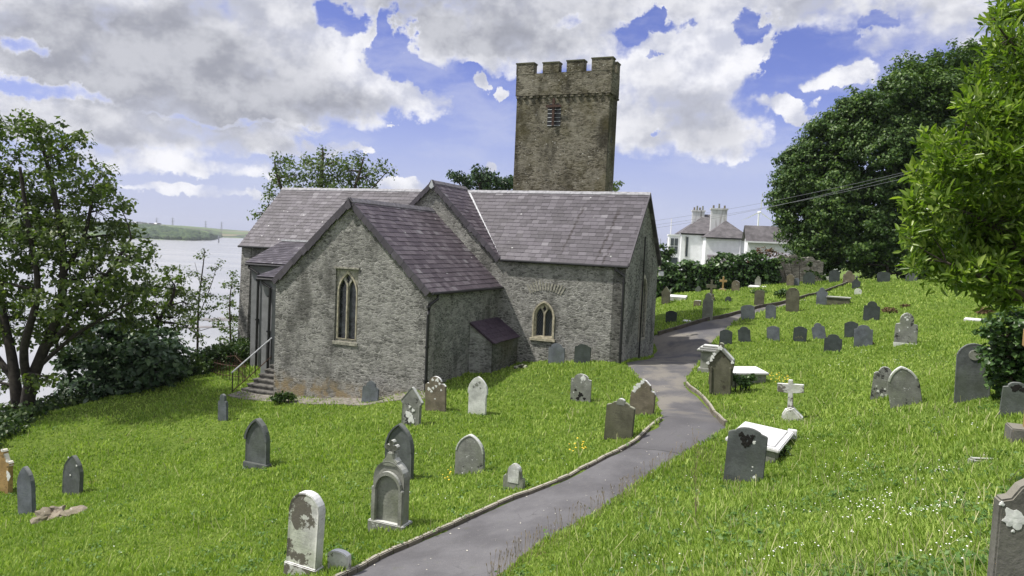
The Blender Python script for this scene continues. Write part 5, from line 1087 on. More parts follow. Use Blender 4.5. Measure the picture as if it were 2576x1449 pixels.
# buildings on the far hill
for i, (x, y, w_, h_, m) in enumerate(((338, 566, 16, 9, 'chimney'), (352, 565, 12, 8, 't_white2'), (366, 566, 12, 7, 't_sand'), (380, 568, 14, 8, 't_sand'), (395, 568, 12, 8, 'paleslate'), (408, 571, 12, 6, 'chimney'))):
    b = wpt(x, y+1, 2400); k = FPX/2400; r = empty('distant_building', b, .2*i, 'small %s building on the far hill, %s' % (('grey', 'white', 'tan', 'orange', 'slate blue', 'pale')[i], ('leftmost of the row', 'second of the row', 'third of the row', 'just left of the first pylon', 'at the foot of the first pylon', 'rightmost of the row')[i]), 'building', 'buildings on the far hill')
    a_, c_ = w_/k/2, h_/k
    MB().box((-a_, -15, -8), (a_, 15, c_*.7)).build('wall', M[m], r); MB().prism([[(-a_-1, c_*.7), (a_+1, c_*.7), (a_*.6, c_), (-a_*.6, c_)]], (0, -16, 0), XA, ZA, 32).build('roof', M['houseslate' if i % 2 else 't_brown'], r)
b = wpt(550, 607, 1250); b.z = -20; tag(MB().tube([b, b+Vector((0, 0, 9))], [1.0, .8], 6).tube([b+Vector((0, 0, 9)), b+Vector((0, 0, 11.5))], [1.6, .3], 6).build('channel_marker', M['cable']), 'thin dark marker post standing in the far channel', 'marker')

# ------------------------------------------------------------------ vegetation
def unit(v): return v/np.maximum(1e-9, np.linalg.norm(v, axis=-1, keepdims=True))
def leaves(name, C, n_per, cr, size, m, parent=None, flatz=.7, up=.5, asp=.55, center=None, shape='rhomb', out=.6, sizej=.35, rng=None):
    """leaf faces scattered through leaf clumps C (N, 3)"""
    rng = rng or RNG; N = len(C); cr_ = np.broadcast_to(cr, (N,))
    pos = np.repeat(C, n_per, 0); rr = np.repeat(cr_, n_per)[:, None]
    dirs = unit(rng.normal(size=pos.shape)); rad = rng.random((len(pos), 1))**.55
    off = dirs*rad*rr*np.array([1, 1, flatz]); pos = pos+off
    cen = C.mean(0) if center is None else center
    nrm = unit(rng.normal(size=pos.shape)*.75+dirs*out+unit(pos-cen)*out*.8+np.array([0, 0, up]))
    t = unit(np.cross(nrm, rng.normal(size=pos.shape))); t = unit(t+np.array([0, 0, -.25]) if shape == 'rhomb' else unit(t*.8+dirs*.8+np.array([0, 0, .45])))
    nrm = unit(nrm-t*np.sum(nrm*t, 1, keepdims=True)); b = np.cross(nrm, t); L = size*(1+sizej*rng.normal(size=(len(pos), 1))).clip(.5, 1.7); W_ = L*asp
    if shape == 'rhomb':
        V = np.stack([pos-t*L*.5, pos-b*W_*.5+nrm*L*.10, pos+t*L*.5, pos+b*W_*.5+nrm*L*.10], 1)
        F = np.array([[0, 2, 1], [0, 3, 2]]); k = 4; fs = 3
    else:
        V = np.stack([pos, pos+t*L*.35-b*W_*.5+nrm*L*.08, pos+t*L*.7-b*W_*.36+nrm*L*.05, pos+t*L-nrm*L*.08, pos+t*L*.7+b*W_*.36+nrm*L*.05, pos+t*L*.35+b*W_*.5+nrm*L*.08], 1)
        F = np.array([[0, 3, 2, 1], [0, 5, 4, 3]]); k = 6; fs = 4
    n = len(pos); Fi = F[None]+(np.arange(n)*k)[:, None, None]
    return np_mesh(name, V.reshape(-1, 3), Fi.reshape(-1, fs), [fs]*(n*len(F)), M[m], parent)
def lobes_px(L, Y0, dy=1.):
    """crown lobes given where they are seen: (x, y, radius) at about Y0 metres; depth spread over the crown"""
    C, Rr = [], []
    for i, l in enumerate(L):
        x, y, r = l[:3]; Y = Y0+(l[3] if len(l) > 3 else random.uniform(-1, 1)*dy); p = at(x, y, Y); C.append(p); Rr.append(r*Y/FPX)
    return np.array(C), np.array(Rr)
def clumps(C, Rr, per_m2, shell=.55, rng=None, squash=.85):
    rng = rng or RNG; out = []
    for c, r in zip(C, Rr):
        n = max(3, int(per_m2*4*math.pi*r*r)); d = unit(rng.normal(size=(n, 3))); q = shell+(1-shell)*rng.random((n, 1))**.6
        out.append(c+d*q*r*np.array([1, 1, squash])*rng.uniform(.88, 1.1, (n, 1)))
    return np.vstack(out)
def curve(a, b, bend=.12, k=5, sag=0.):
    a, b = np.array(a, float), np.array(b, float); L = np.linalg.norm(b-a); o = RNG.normal(size=3)*bend*L; o[2] = abs(o[2])*.5-sag*L; return [tuple(a+(b-a)*t+o*4*t*(1-t)*.5) for t in np.linspace(0, 1, k)]
def tree(name, label, base, trunk, lobes, Y, leafm, barkm='bark', cl_m2=2.2, n_per=14, cr=.45, size=.16, group=None, dy=1.5, shell=.5, twig=True, tr=.22, cat='tree', flatz=.65, center_up=True, shape='rhomb', asp=.6, up=.5, limb_r=.07, seed=5, out=.6, sub=0):
    global RNG
    RNG = np.random.default_rng(seed); random.seed(seed)
    root = empty(name, tuple(base), 0, label, cat, group); B = np.array(base, float)
    C, Rr = lobes_px(lobes, Y, dy); CS, RS = C, Rr
    if sub:
        CS, RS = [], []
        for c, r_ in zip(C, Rr):
            dd = unit(RNG.normal(size=(sub, 3))); CS += list(c+dd*r_*.78); RS += list(r_*RNG.uniform(.28, .48, sub))
    cc = clumps(CS, RS, cl_m2, shell)
    mb = MB(); nodes = []
    for pts, r0, r1 in trunk:
        pts = [np.array(p, float)-B for p in pts]; n = len(pts)
        fine = smooth_line(pts, 4); rr = np.linspace(r0, r1, len(fine)); mb.tube([tuple(p) for p in fine], list(rr), 8); nodes += [(p, r_) for p, r_ in zip(fine[2:], rr[2:])]
    mb.build('trunk', M[barkm], root, smooth=True)
    N_ = np.array([p for p, _ in nodes]); nr = np.array([r for _, r in nodes]); lm = MB(); tips, tr_ = [], []
    for c, r in zip(C-B, Rr):
        d = np.linalg.norm(N_-c, axis=1)+np.maximum(0, N_[:, 2]-c[2])*1.5; k = int(np.argmin(d)); r0 = min(nr[k]*.8, limb_r); cv = curve(N_[k], c, .10, 7)
        lm.tube(cv, list(np.linspace(r0, r0*.35, 7)), 6)
        for i, p in enumerate(cv[2:]): tips.append(p); tr_.append(r0*(.8-.09*i))
    if twig:
        T = np.array(tips); tr_ = np.array(tr_)
        for c in cc[::1 if len(cc) < 900 else 2]-B:
            d = np.linalg.norm(T-c, axis=1); k = int(np.argmin(d)); r0 = min(.022, tr_[k]*.5); lm.tube(curve(T[k], c, .12, 4), [r0, r0*.8, r0*.6, r0*.35], 3)
    lm.build('limbs', M[barkm], root, smooth=True)
    o = leaves('crown', cc-B, n_per, cr, size, leafm, root, flatz=flatz, up=up, asp=asp, center=(C.mean(0)-B)-np.array([0, 0, 1.]), shape=shape, out=out)
    return root
# sycamore at the left
b = at(62, 1058, 27); Lp = lambda *P: [at(x, y, Y) for x, y, Y in P]
tree('sycamore_tree', 'tall sycamore with several trunks and dark open crown at the left edge', b,
     [(Lp((48, 1090, 27), (42, 1000, 27), (30, 900, 27.3), (10, 800, 27.6), (-10, 650, 28), (0, 500, 28)), .24, .07), (Lp((66, 1090, 27), (74, 980, 26.8), (110, 880, 26.6), (150, 780, 26.4), (160, 640, 26.4), (135, 480, 26.6), (100, 340, 26.8)), .27, .05), (Lp((74, 980, 26.8), (60, 880, 26.2), (95, 730, 26), (70, 560, 26), (50, 420, 26.2)), .17, .05), (Lp((110, 880, 26.6), (190, 800, 26.2), (270, 690, 26), (330, 600, 26)), .13, .04), (Lp((90, 930, 26.7), (180, 850, 26.4), (260, 800, 26.2), (330, 760, 26)), .09, .03), (Lp((40, 960, 27.2), (-20, 880, 27.5), (-60, 800, 28)), .14, .06), (Lp((150, 700, 26.4), (210, 600, 26.8), (235, 480, 27)), .11, .04)],
     [(98, 330, 62), (40, 400, 90), (150, 380, 75), (190, 450, 85), (232, 470, 60), (250, 530, 70), (130, 500, 100), (20, 530, 110), (285, 590, 62), (300, 520, 30), (330, 650, 55), (190, 620, 100), (70, 660, 105), (250, 690, 80), (350, 640, 42), (340, 710, 45), (-30, 700, 110), (150, 760, 70), (300, 760, 55), (200, 840, 40), (20, 820, 70), (-30, 960, 60), (90, 330, 30), (20, 320, 60), (-60, 500, 120), (120, 950, 40), (60, 800, 80), (130, 860, 60), (200, 760, 75), (250, 700, 70), (100, 590, 90), (330, 800, 55), (250, 780, 50), (30, 1060, 40)],
     27, 'leaf_syc', 'bark_dark', cl_m2=2.1, n_per=21, cr=.40, size=.165, dy=1.6, shell=.35, limb_r=.075, seed=21, flatz=.55)
tree('bush', 'dense dark blue green sycamore bush below the tall tree at the left bank', at(330, 1040, 31),
     [(Lp((330, 1060, 31), (320, 960, 31), (310, 880, 31)), .16, .06), (Lp((330, 1050, 31), (380, 950, 31), (420, 900, 31)), .12, .05)],
     [(230, 930, 75), (300, 890, 85), (380, 920, 85), (430, 930, 60), (200, 1010, 60), (280, 990, 75), (360, 985, 70), (420, 975, 45), (170, 900, 35), (250, 850, 55), (330, 840, 45), (160, 1035, 30), (390, 860, 45)],
     31, 'leaf_dark', 'bark_dark', cl_m2=3.0, n_per=30, cr=.5, size=.25, dy=1.2, shell=.6, seed=22, cat='bush', flatz=.5, up=1.0)
tree('small_tree', 'small leaning tree with a crooked dark stem behind the dense bush', at(386, 960, 33),
     [(Lp((385, 980, 33), (388, 880, 33), (398, 810, 33), (430, 760, 33), (440, 720, 33)), .15, .05), (Lp((398, 810, 33), (385, 770, 33)), .08, .04)],
     [(400, 760, 40), (430, 720, 40), (460, 760, 40), (380, 720, 35), (440, 800, 35), (360, 790, 40), (420, 690, 25), (340, 740, 35), (470, 820, 30)], 33, 'leaf_syc', 'bark_dark', cl_m2=2.6, n_per=22, cr=.35, size=.16, dy=1, seed=23, cat='tree')
tree('young_tree', 'thin airy young tree with pale leaves standing against the water', at(497, 960, 36),
     [(Lp((497, 980, 36), (497, 860, 36), (500, 760, 36), (512, 660, 36), (515, 625, 36)), .07, .012), (Lp((497, 850, 36), (470, 780, 36), (455, 700, 36)), .03, .01), (Lp((498, 800, 36), (530, 720, 36), (545, 670, 36)), .03, .01), (Lp((505, 720, 36), (490, 660, 36)), .02, .008)],
     [(512, 640, 20), (540, 670, 22), (480, 680, 26), (520, 700, 30), (500, 740, 36), (540, 740, 24), (470, 740, 28), (455, 700, 20), (525, 790, 30), (480, 800, 30), (540, 820, 14), (500, 850, 26)], 36, 'leaf_lime', 'bark', cl_m2=2.4, n_per=13, cr=.28, size=.13, dy=.8, shell=.2, seed=24, limb_r=.02)
tree('young_tree', 'light green sapling peeping out left of the church corner', at(580, 930, 42),
     [(Lp((582, 940, 42), (580, 850, 42), (578, 760, 42), (585, 700, 42)), .08, .02)], [(585, 720, 24), (570, 760, 22), (595, 790, 26), (575, 820, 24), (590, 850, 24), (560, 850, 12), (590, 690, 12)], 42, 'leaf_lime', 'bark', cl_m2=3, n_per=16, cr=.32, size=.15, seed=25, limb_r=.02)
tree('tall_tree', 'tall light tree with upswept branches rising behind the nave roof', at(800, 700, 50),
     [(Lp((800, 860, 50), (795, 700, 50), (800, 560, 50), (810, 440, 50), (812, 370, 50)), .35, .04), (Lp((796, 700, 50), (740, 560, 50), (700, 450, 50), (690, 400, 50)), .2, .04), (Lp((798, 700, 50), (860, 560, 50), (900, 450, 50), (915, 395, 50)), .2, .04), (Lp((740, 580, 50), (680, 540, 50), (645, 535, 50)), .08, .02), (Lp((860, 560, 50), (940, 470, 50), (975, 430, 50)), .09, .02)],
     [(812, 395, 26), (800, 440, 45), (705, 405, 22), (700, 445, 34), (740, 440, 32), (680, 490, 24), (665, 540, 22), (645, 540, 14), (730, 410, 20), (835, 440, 40), (905, 400, 24), (880, 430, 36), (920, 440, 34), (955, 425, 24), (980, 435, 12), (900, 480, 50), (760, 490, 55), (830, 500, 60), (770, 410, 22), (850, 400, 16)],
     50, 'leaf_lime', 'bark', cl_m2=2.0, n_per=15, cr=.5, size=.20, dy=1.5, shell=.35, seed=26, flatz=.9)
tree('pine_tree', 'dark rounded tree tops between the wing gable and the tower', at(1220, 640, 62),
     [(Lp((1220, 700, 62), (1215, 560, 62), (1205, 440, 62)), .4, .1), (Lp((1216, 600, 62), (1160, 470, 62)), .2, .06), (Lp((1216, 600, 62), (1275, 470, 62)), .2, .06)],
     [(1150, 443, 18), (1135, 436, 9), (1175, 458, 22), (1205, 440, 24), (1235, 455, 24), (1210, 470, 36), (1255, 475, 20), (1278, 462, 22), (1290, 470, 30)], 62, 'leaf_dark', 'bark_dark', cl_m2=2.2, n_per=26, cr=.5, size=.25, seed=27)
tree('small_tree', 'wisp of foliage showing just right of the tower', at(1552, 640, 64), [(Lp((1545, 700, 64), (1540, 560, 64), (1545, 475, 64)), .2, .04)], [(1548, 468, 12), (1535, 480, 20), (1556, 466, 6)], 64, 'leaf_syc', 'bark', cl_m2=2, n_per=16, cr=.4, size=.22, seed=28, dy=.3)
# the great tree on the right
big = [(2020, 432, 70), (2085, 362, 72), (2160, 312, 70), (2250, 262, 76), (2340, 218, 76), (2430, 190, 78), (2150, 330, 85), (2080, 440, 95), (2022, 480, 70), (2008, 540, 58), (2050, 590, 75), (2120, 520, 100), (2230, 270, 95), (2210, 400, 110), (2330, 220, 95), (2320, 350, 110), (2430, 200, 95), (2420, 330, 110), (2540, 230, 110), (2540, 380, 120), (2180, 600, 85), (2110, 640, 60), (2290, 500, 110), (2280, 620, 75), (2400, 480, 120), (2380, 600, 90), (2500, 550, 120), (2200, 660, 45), (2060, 660, 32), (1978, 505, 38), (2030, 400, 50), (2110, 320, 40), (2480, 640, 90), (2300, 690, 30)]
tree('great_tree', 'huge dark dome-shaped tree shading the far right of the churchyard', at(2300, 706, 56),
     [(Lp((2300, 735, 56), (2300, 640, 56), (2290, 500, 56), (2330, 380, 57)), .6, .2), (Lp((2296, 640, 56), (2200, 540, 55), (2120, 480, 55)), .35, .1), (Lp((2296, 620, 56), (2400, 500, 57), (2440, 350, 58)), .35, .1), (Lp((2400, 720, 56), (2400, 600, 56), (2460, 450, 57)), .4, .1), (Lp((2233, 720, 52), (2232, 650, 52), (2228, 600, 53)), .12, .06)],
     [(x, y, r*1.0, -4*math.cos((x-2300)/260) if True else 0) for x, y, r in big], 57, 'leaf_big', 'bark_dark', cl_m2=1.5, n_per=44, cr=.55, size=.21, dy=2, shell=.72, seed=29, sub=13, twig=False, flatz=.6, limb_r=.14, up=.6, out=1.0)
# second, inner layer of the same crown's leaves keeps daylight from showing right through it
RNG = np.random.default_rng(5); gt = bpy.data.objects['great_tree']; C, Rr = lobes_px([(x, y, r*.8, 1.5) for x, y, r in big], 57, 1); cc = clumps(C, Rr, 1.0, .5)
leaves('inner_crown', cc-np.array(gt.location), 22, .9, .30, 'leaf_big', gt, asp=.8)
# laurel close by on the right
RNG = np.random.default_rng(31); random.seed(31)
lr = [(2400, 440, 65), (2340, 520, 62), (2330, 580, 45), (2450, 560, 110), (2390, 660, 70), (2320, 640, 42), (2500, 400, 90), (2520, 250, 85), (2460, 320, 45), (2560, 130, 80), (2540, 60, 40), (2580, 20, 60), (2600, 560, 150), (2600, 300, 130), (2520, 660, 110), (2480, 700, 60), (2440, 690, 50), (2560, 720, 70), (2520, 755, 36), (2352, 350, 40), (2330, 440, 42), (2300, 540, 26), (2290, 600, 26), (2305, 655, 26), (2470, 200, 30), (2440, 270, 28), (2380, 390, 40), (2500, 45, 16)]
tree('laurel_tree', 'near laurel with large glossy yellow green leaves filling the right edge', at(2640, 1150, 8.5),
     [(Lp((2640, 1190, 8.6), (2630, 950, 8.7), (2620, 700, 8.8), (2610, 450, 9), (2590, 150, 9)), .10, .03), (Lp((2625, 800, 8.8), (2540, 715, 8.8), (2450, 690, 8.7), (2380, 660, 8.7)), .04, .014), (Lp((2620, 700, 8.8), (2500, 570, 8.9), (2380, 520, 8.9)), .05, .015), (Lp((2610, 450, 9), (2500, 400, 9), (2400, 400, 9)), .04, .012)],
     lr, 9, 'leaf_laurel', 'bark', cl_m2=23, n_per=19, cr=.125, size=.10, dy=.35, shell=.3, seed=32, limb_r=.02, shape='lance', asp=.34, up=.7, flatz=.9, out=.9)
tree('bush', 'dense broad-leaved bush between the round-topped headstone and the right edge', at(2540, 1010, 16.5),
     [(Lp((2545, 1020, 16.5), (2540, 930, 16.5), (2535, 850, 16.5)), .07, .03)], [(2530, 830, 50), (2500, 870, 36), (2550, 900, 70), (2505, 920, 30), (2580, 860, 80), (2525, 970, 45), (2570, 980, 50), (2495, 830, 22), (2560, 800, 36), (2600, 920, 80), (2505, 960, 22)],
     16.5, 'leaf_ivy', 'bark', cl_m2=9, n_per=22, cr=.22, size=.12, dy=.4, seed=33, cat='bush', flatz=.5, up=.8, asp=.8, limb_r=.03)
# hedge and rubble wall with creeper
def hedge(name, P0, P1, h0, h1, dep, label, m, dens=22, size=.2, seed=1, cat='hedge', bump=.3):
    rng = np.random.default_rng(seed); P0, P1 = np.array(P0), np.array(P1); L = np.linalg.norm((P1-P0)[:2]); n = int(dens*L*max(h0, h1)); t = rng.random(n); h = h0+(h1-h0)*t
    hb_ = h+bump*np.sin(t*L*1.1+1)*.5+bump*.5*np.sin(t*L*2.7)+rng.normal(size=n)*.08
    dir_ = unit((P1-P0)*np.array([1, 1, 0])); nr_ = np.array([dir_[1], -dir_[0], 0]); face = rng.random(n) < .7
    z = np.where(face, hb_*rng.random(n), hb_); d = np.where(face, dep/2*(1-.25*(z/hb_)**3)+rng.normal(size=n)*.12, rng.uniform(-.5, .5, n)*dep)
    p = P0+(P1-P0)*t[:, None]; zz = H(p[:, 0], p[:, 1]); C = np.stack([p[:, 0]+nr_[0]*d, p[:, 1]+nr_[1]*d, zz+z], 1)
    root = empty(name, (*P0[:2], zz.min()), 0, label, cat); B = np.array(root.location)
    leaves('foliage', C-B, 12, .34, size, m, root, center=np.array([*(P0[:2]+P1[:2])/2+nr_[:2]*-3, B[2]])-B, rng=rng, asp=.8, out=.9)
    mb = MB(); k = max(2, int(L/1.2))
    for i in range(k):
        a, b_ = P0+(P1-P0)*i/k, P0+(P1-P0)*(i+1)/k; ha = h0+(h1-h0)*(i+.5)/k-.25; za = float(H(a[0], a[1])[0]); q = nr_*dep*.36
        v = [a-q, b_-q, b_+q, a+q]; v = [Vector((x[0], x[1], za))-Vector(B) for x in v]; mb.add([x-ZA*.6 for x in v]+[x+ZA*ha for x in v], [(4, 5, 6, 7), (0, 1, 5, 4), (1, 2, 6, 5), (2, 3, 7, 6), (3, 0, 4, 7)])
    mb.build('shade_core', M['core'], root); return root
M['core'] = flat('deep_shade_fill', (.012, .018, .008), 1, .3, 5)  # near-black filler boxes: the hedge's inner shade put into their colour
A0, A1 = at(1625, 735, 50.5), at(1950, 730, 51.5)
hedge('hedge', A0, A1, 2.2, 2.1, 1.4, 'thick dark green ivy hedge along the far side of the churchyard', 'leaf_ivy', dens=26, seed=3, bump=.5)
Wa, Wb = at(1952, 733, 51.9), at(2068, 716, 51.5)
for q in (Wa, Wb): q[2] = float(H(q[0], q[1])[0])
print('hedge ground', A0, H(A0[0], A0[1]), A1, H(A1[0], A1[1]), Wa, Wb)
rr = random.Random(4); d_ = (Wb-Wa)*np.array([1, 1, 0]); LW = float(np.linalg.norm(d_)); d_ = d_/LW; zw = min(Wa[2], Wb[2])-.6
prof = [(0, 0), (LW, 0)]+[(LW*t_, .6+(Wa[2]*(1-t_)+Wb[2]*t_-zw-.6)+(2.05-.55*t_*t_)+rr.uniform(-.14, .12)) for t_ in np.linspace(1, 0, 26)]
mb = MB().prism([prof], (Wa[0], Wa[1], zw), Vector(d_), ZA, .5)
tag(mb.build('rubble_wall', M['yardwall']), 'ruined rubble boundary wall with a broken top at the end of the hedge', 'wall')
def bunch(name, pts, Y, label, m, cat, dens=9, size=.16, n_per=14, cr=.3, seed=1, squash=.7, group=None):
    rng = np.random.default_rng(seed); C, Rr = [], []
    for x, y, r in pts: p = at(x, y, Y); C.append(p); Rr.append(r*Y/FPX)
    C = np.array(C); B = C.mean(0); B[2] = C[:, 2].min(); cc = clumps(C, np.array(Rr), dens, .4, rng, squash)
    root = empty(name, B, 0, label, cat, group); leaves('foliage', cc-B, n_per, cr, size, m, root, rng=rng, asp=.8); 
    mb = MB()
    for c, r in zip(C-B, Rr): mb.tube([(c[0]*.6, c[1], -.6), (c[0]*.8, c[1], c[2]*.5), tuple(c)], [.03, .02, .012], 5)
    mb.build('stems', M['bark_dark'], root); return root
bunch('creeper', [(1900, 640, 8), (1905, 655, 10), (1912, 632, 9), (1925, 628, 8), (1940, 630, 9), (1955, 636, 8), (1963, 645, 7), (1935, 640, 6), (1975, 648, 5), (1880, 660, 6)], 68.5, 'red brown creeper sprawling over the shed roof behind the rubble wall', 'leaf_rust', 'creeper', 3, .2, 12, .4, 2)
bunch('creeper', [(1960, 655, 8), (1985, 655, 6), (2010, 655, 6), (2040, 668, 8), (2055, 690, 11), (2035, 690, 9), (2070, 700, 10)], 50.5, 'tawny shrub and creeper over the right end of the rubble wall', 'leaf_hedge', 'creeper', 4, .18, 12, .35, 3)
bunch('bush', [(1660, 640, 10), (1670, 650, 16), (1680, 640, 14), (1668, 622, 8), (1682, 628, 8), (1650, 655, 20)], 70, 'light green bush in the gap between church and house', 'leaf_hedge', 'bush', 3, .3, 16, .5, 4)
bunch('ivy_clump', [(1885, 747, 9), (1900, 735, 9), (1918, 735, 9), (1930, 748, 8)], 46.5, 'round ring of ivy behind the brown grey headstone', 'leaf_ivy', 'ivy', 22, .11, 12, .2, 5)
bunch('ivy_clump', [(1960, 738, 9), (1972, 735, 9), (1984, 740, 7)], 45, 'ivy-covered low tomb left of the tall round-topped headstone', 'leaf_ivy', 'ivy', 22, .11, 12, .2, 6)
b = g(1878, 965); bunch('ivy_clump', [(1845, 948, 14), (1862, 955, 14), (1880, 958, 12), (1892, 950, 9), (1870, 968, 10)], b[1]-.9, 'ivy hanging over the sides of the white ledger slab', 'leaf_ivy', 'ivy', 60, .07, 14, .12, 7)
b = g(1940, 1150); bunch('ivy_clump', [(1925, 1150, 14), (1945, 1148, 12), (1965, 1140, 9), (1978, 1130, 7)], b[1]-.1, 'ivy under the near edge of the white marble chest slab', 'leaf_ivy', 'ivy', 70, .055, 14, .09, 8)
bunch('bush', [(1950, 590, 12), (1945, 578, 8), (1960, 580, 10)], 84, 'small light green bush between the outbuilding roof and the great tree', 'leaf_hedge', 'bush', 3, .3, 12, .5, 9)
for i, (x, y, r, lb) in enumerate(((2238, 779, 17, 'brown dead bracken right of the cleft dark slate'), (2182, 862, 12, 'brown dead grass tuft beside the grey humped slate'), (2277, 768, 9, 'small brown tuft uphill of the dead bracken'), (2480, 780, 20, 'pale brown scrub under the laurel branches'))):
    q = g(x, y+r*.5); bunch('dead_bracken', [(x, y+2, r*.7), (x+r*.6, y+5, r*.5), (x-r*.6, y+4, r*.5)], q[1], lb, 'bracken', 'bracken', 26, .10, 14, .18, 20+i, .5)
# bramble and nettle fringe along the left bank, and beyond it
rng = np.random.default_rng(8); fringe = []
for (x, y, Y) in [(-40, 1120, 23.5), (0, 1105, 24), (60, 1075, 26), (130, 1050, 28), (200, 1030, 29.5), (250, 1010, 31), (330, 990, 32.5), (400, 970, 34), (480, 955, 36), (540, 930, 37.5), (580, 918, 39)]: fringe.append(at(x, y, Y))
fl = smooth_line(fringe, 6); C = []
for p in fl:
    for k in range(16):
        o = rng.uniform(-.3, 3.4); q = p+np.array([-o, rng.normal()*.7, 0]); z = float(H(q[0], q[1])[0]); hh = rng.uniform(0, .5+min(.9, max(0, o)*.45)); C.append((q[0], q[1], z+hh))
B = fl.mean(0); root = empty('undergrowth', tuple(B), 0, 'tangled brambles and nettles along the top of the left bank', 'undergrowth'); root['kind'] = 'stuff'
leaves('foliage', np.array(C)-B, 26, .42, .15, 'leaf_hedge', root, rng=rng, asp=.75)
rng = np.random.default_rng(9); C = []
for k in range(420):
    x = rng.uniform(470, 600); y = 905+rng.random()*48; p = g(x, 955-(x-470)*.28); p = p+np.array([rng.normal()*.4, rng.uniform(0, 4), 0]); z = float(H(p[0], p[1])[0]); C.append((p[0], p[1], z+rng.uniform(0, 1.1)))
B = np.array(C).mean(0); root = empty('scrub', tuple(B), 0, 'green leafy scrub between the bank trees and the church', 'scrub'); root['kind'] = 'stuff'
leaves('foliage', np.array(C)-B, 22, .35, .13, 'leaf_hedge', root, rng=rng, asp=.75)
bunch('fern_tuft', [(700, 1000, 16), (730, 998, 12), (715, 995, 10)], 26.9, 'leafy weeds at the bottom left corner of the transept', 'leaf_hedge', 'weeds', 45, .09, 12, .14, 12, .6)
# iron grave railing left of the steps
P4 = [at(515, 955, 33.5), at(560, 975, 31), at(618, 968, 30.5), at(590, 948, 33)]; P4 = [np.array([p[0], p[1], float(H(p[0], p[1])[0])]) for p in P4]
r = empty('grave_railing', tuple(P4[0]), 0, 'low rusty iron railing round a grave left of the steps', 'railing'); B = P4[0]
for i in range(4):
    a, b_ = P4[i]-B, P4[(i+1) % 4]-B; mb = MB(); up_ = np.array([0, 0, .62]); mb.tube([tuple(a+up_), tuple(b_+up_)], .018, 5).tube([tuple(a+up_*.3), tuple(b_+up_*.3)], .014, 5); mb.build('rail', M['rust'], r)
    n = 7; mb = MB()
    for k in range(n): p = a+(b_-a)*k/n; mb.tube([tuple(p), tuple(p+up_*1.12), tuple(p+up_*1.2)], [.014, .014, .03], 5)
    mb.build('bars', M['rust'], r)

# ------------------------------------------------------------------ grass
rng = np.random.default_rng(77)
NB = 680000
Y = 3.0*(62/3.0)**rng.random(NB); X = Y*rng.uniform(-.78, .95, NB)
X = X+rng.normal(size=NB)*.05
ok = ~inpoly(X, Y, PATHPOLY) & ~inpoly(X, Y, FOOT)
# keep to the lawn side of the bank
tl_ = np.interp(Y, [p[1] for p in fl][::1], [p[0] for p in fl]); ok &= X > np.where(Y < 23.5, -60, tl_-1.0)
ok &= ~((Y > 50) & (X < 5))
X, Y = X[ok], Y[ok]; Z = H(X, Y); ok = Z > -13; X, Y, Z = X[ok], Y[ok], Z[ok]; n = len(X)
# tufts: patches of taller, leaning grass
def fbm(x, y, s):
    r = 0
    for k, (a, b, c) in enumerate(((1., .3, .7), (-.4, 1.1, 2.1), (.8, -.9, 4.), (2.1, 1.7, 1.3), (-1.9, 2.3, .4))): r = r+np.sin((a*x+b*y)*s*(1+.35*k)+c+1.7*np.sin((b*x-a*y)*s*.6+c))/(1+.3*k)
    return r/3
tall = np.clip(.5+.6*fbm(X, Y, 1.1)+.35*fbm(X, Y, 3.7), 0.05, 1.3)
hgt = (.045+.065*tall)*rng.uniform(.6, 1.35, n)*(1+.010*Y); wid = .0045+.00075*Y
# kerb side and the mown far lawn stay short
ang = rng.uniform(0, 2*math.pi, n); lean = rng.uniform(.15, .8, n)*hgt; la = rng.uniform(0, 2*math.pi, n)*.75+1.5*fbm(X, Y, .6)
P0 = np.stack([X, Y, Z-.02], 1); side = np.stack([np.cos(ang), np.sin(ang), 0*ang], 1)*wid[:, None]
ld = np.stack([np.cos(la), np.sin(la), 0*la], 1)*lean[:, None]; upv = np.stack([0*X, 0*X, hgt], 1)
V = np.stack([P0-side, P0+side, P0+upv*.6+ld*.35+side*.7, P0+upv+ld, P0+upv*.6+ld*.35-side*.7], 1).reshape(-1, 3)
i0 = (np.arange(n)*5)[:, None]
loops = np.hstack([i0+np.array([[0, 1, 2, 4]]), i0+np.array([[4, 2, 3]])])
tag(np_mesh('grass', V, loops, np.tile([4, 3], n), M['grass']), 'long bright green churchyard grass', 'grass', kind='stuff')
# broad-leaved weeds and dry stalks breaking up the turf
rng = np.random.default_rng(78); nw = 5200; Yw = 4*(45/4.)**rng.random(nw); Xw = Yw*rng.uniform(-.75, .75, nw)
kk = ~inpoly(Xw, Yw, PATHPOLY) & ~inpoly(Xw, Yw, FOOT) & (fbm(Xw, Yw, 1.4) > -.1) & (Xw > np.where(Yw < 23.5, -60, np.interp(Yw, [p[1] for p in fl], [p[0] for p in fl])))
C = np.stack([Xw, Yw, H(Xw, Yw)+.05], 1)[kk]; o = leaves('weeds', C, 9, .10+.003*C[:, 1], .055, 'weed', None, rng=rng, asp=.6, up=1.4, flatz=.45); tag(o, 'clover, plantain and other broad-leaved weeds in the turf', 'weeds', kind='stuff')
ns = 4500; Ys = 3.5*(26/3.5)**rng.random(ns); Xs = Ys*rng.uniform(-.72, .72, ns); kk = ~inpoly(Xs, Ys, PATHPOLY) & ~inpoly(Xs, Ys, FOOT) & ((Xs > Ys*.08) | (rng.random(ns) < .25)); Xs, Ys = Xs[kk], Ys[kk]; n_ = len(Xs)
h_ = rng.uniform(.10, .26, n_); a_ = rng.uniform(0, 6.3, n_); sd_w = np.stack([np.cos(a_), np.sin(a_), 0*a_], 1)*(.0016+.0003*Ys)[:, None]; p0 = np.stack([Xs, Ys, H(Xs, Ys)], 1); tip = p0+np.stack([rng.normal(size=n_)*h_*.35, rng.normal(size=n_)*h_*.35, h_], 1)
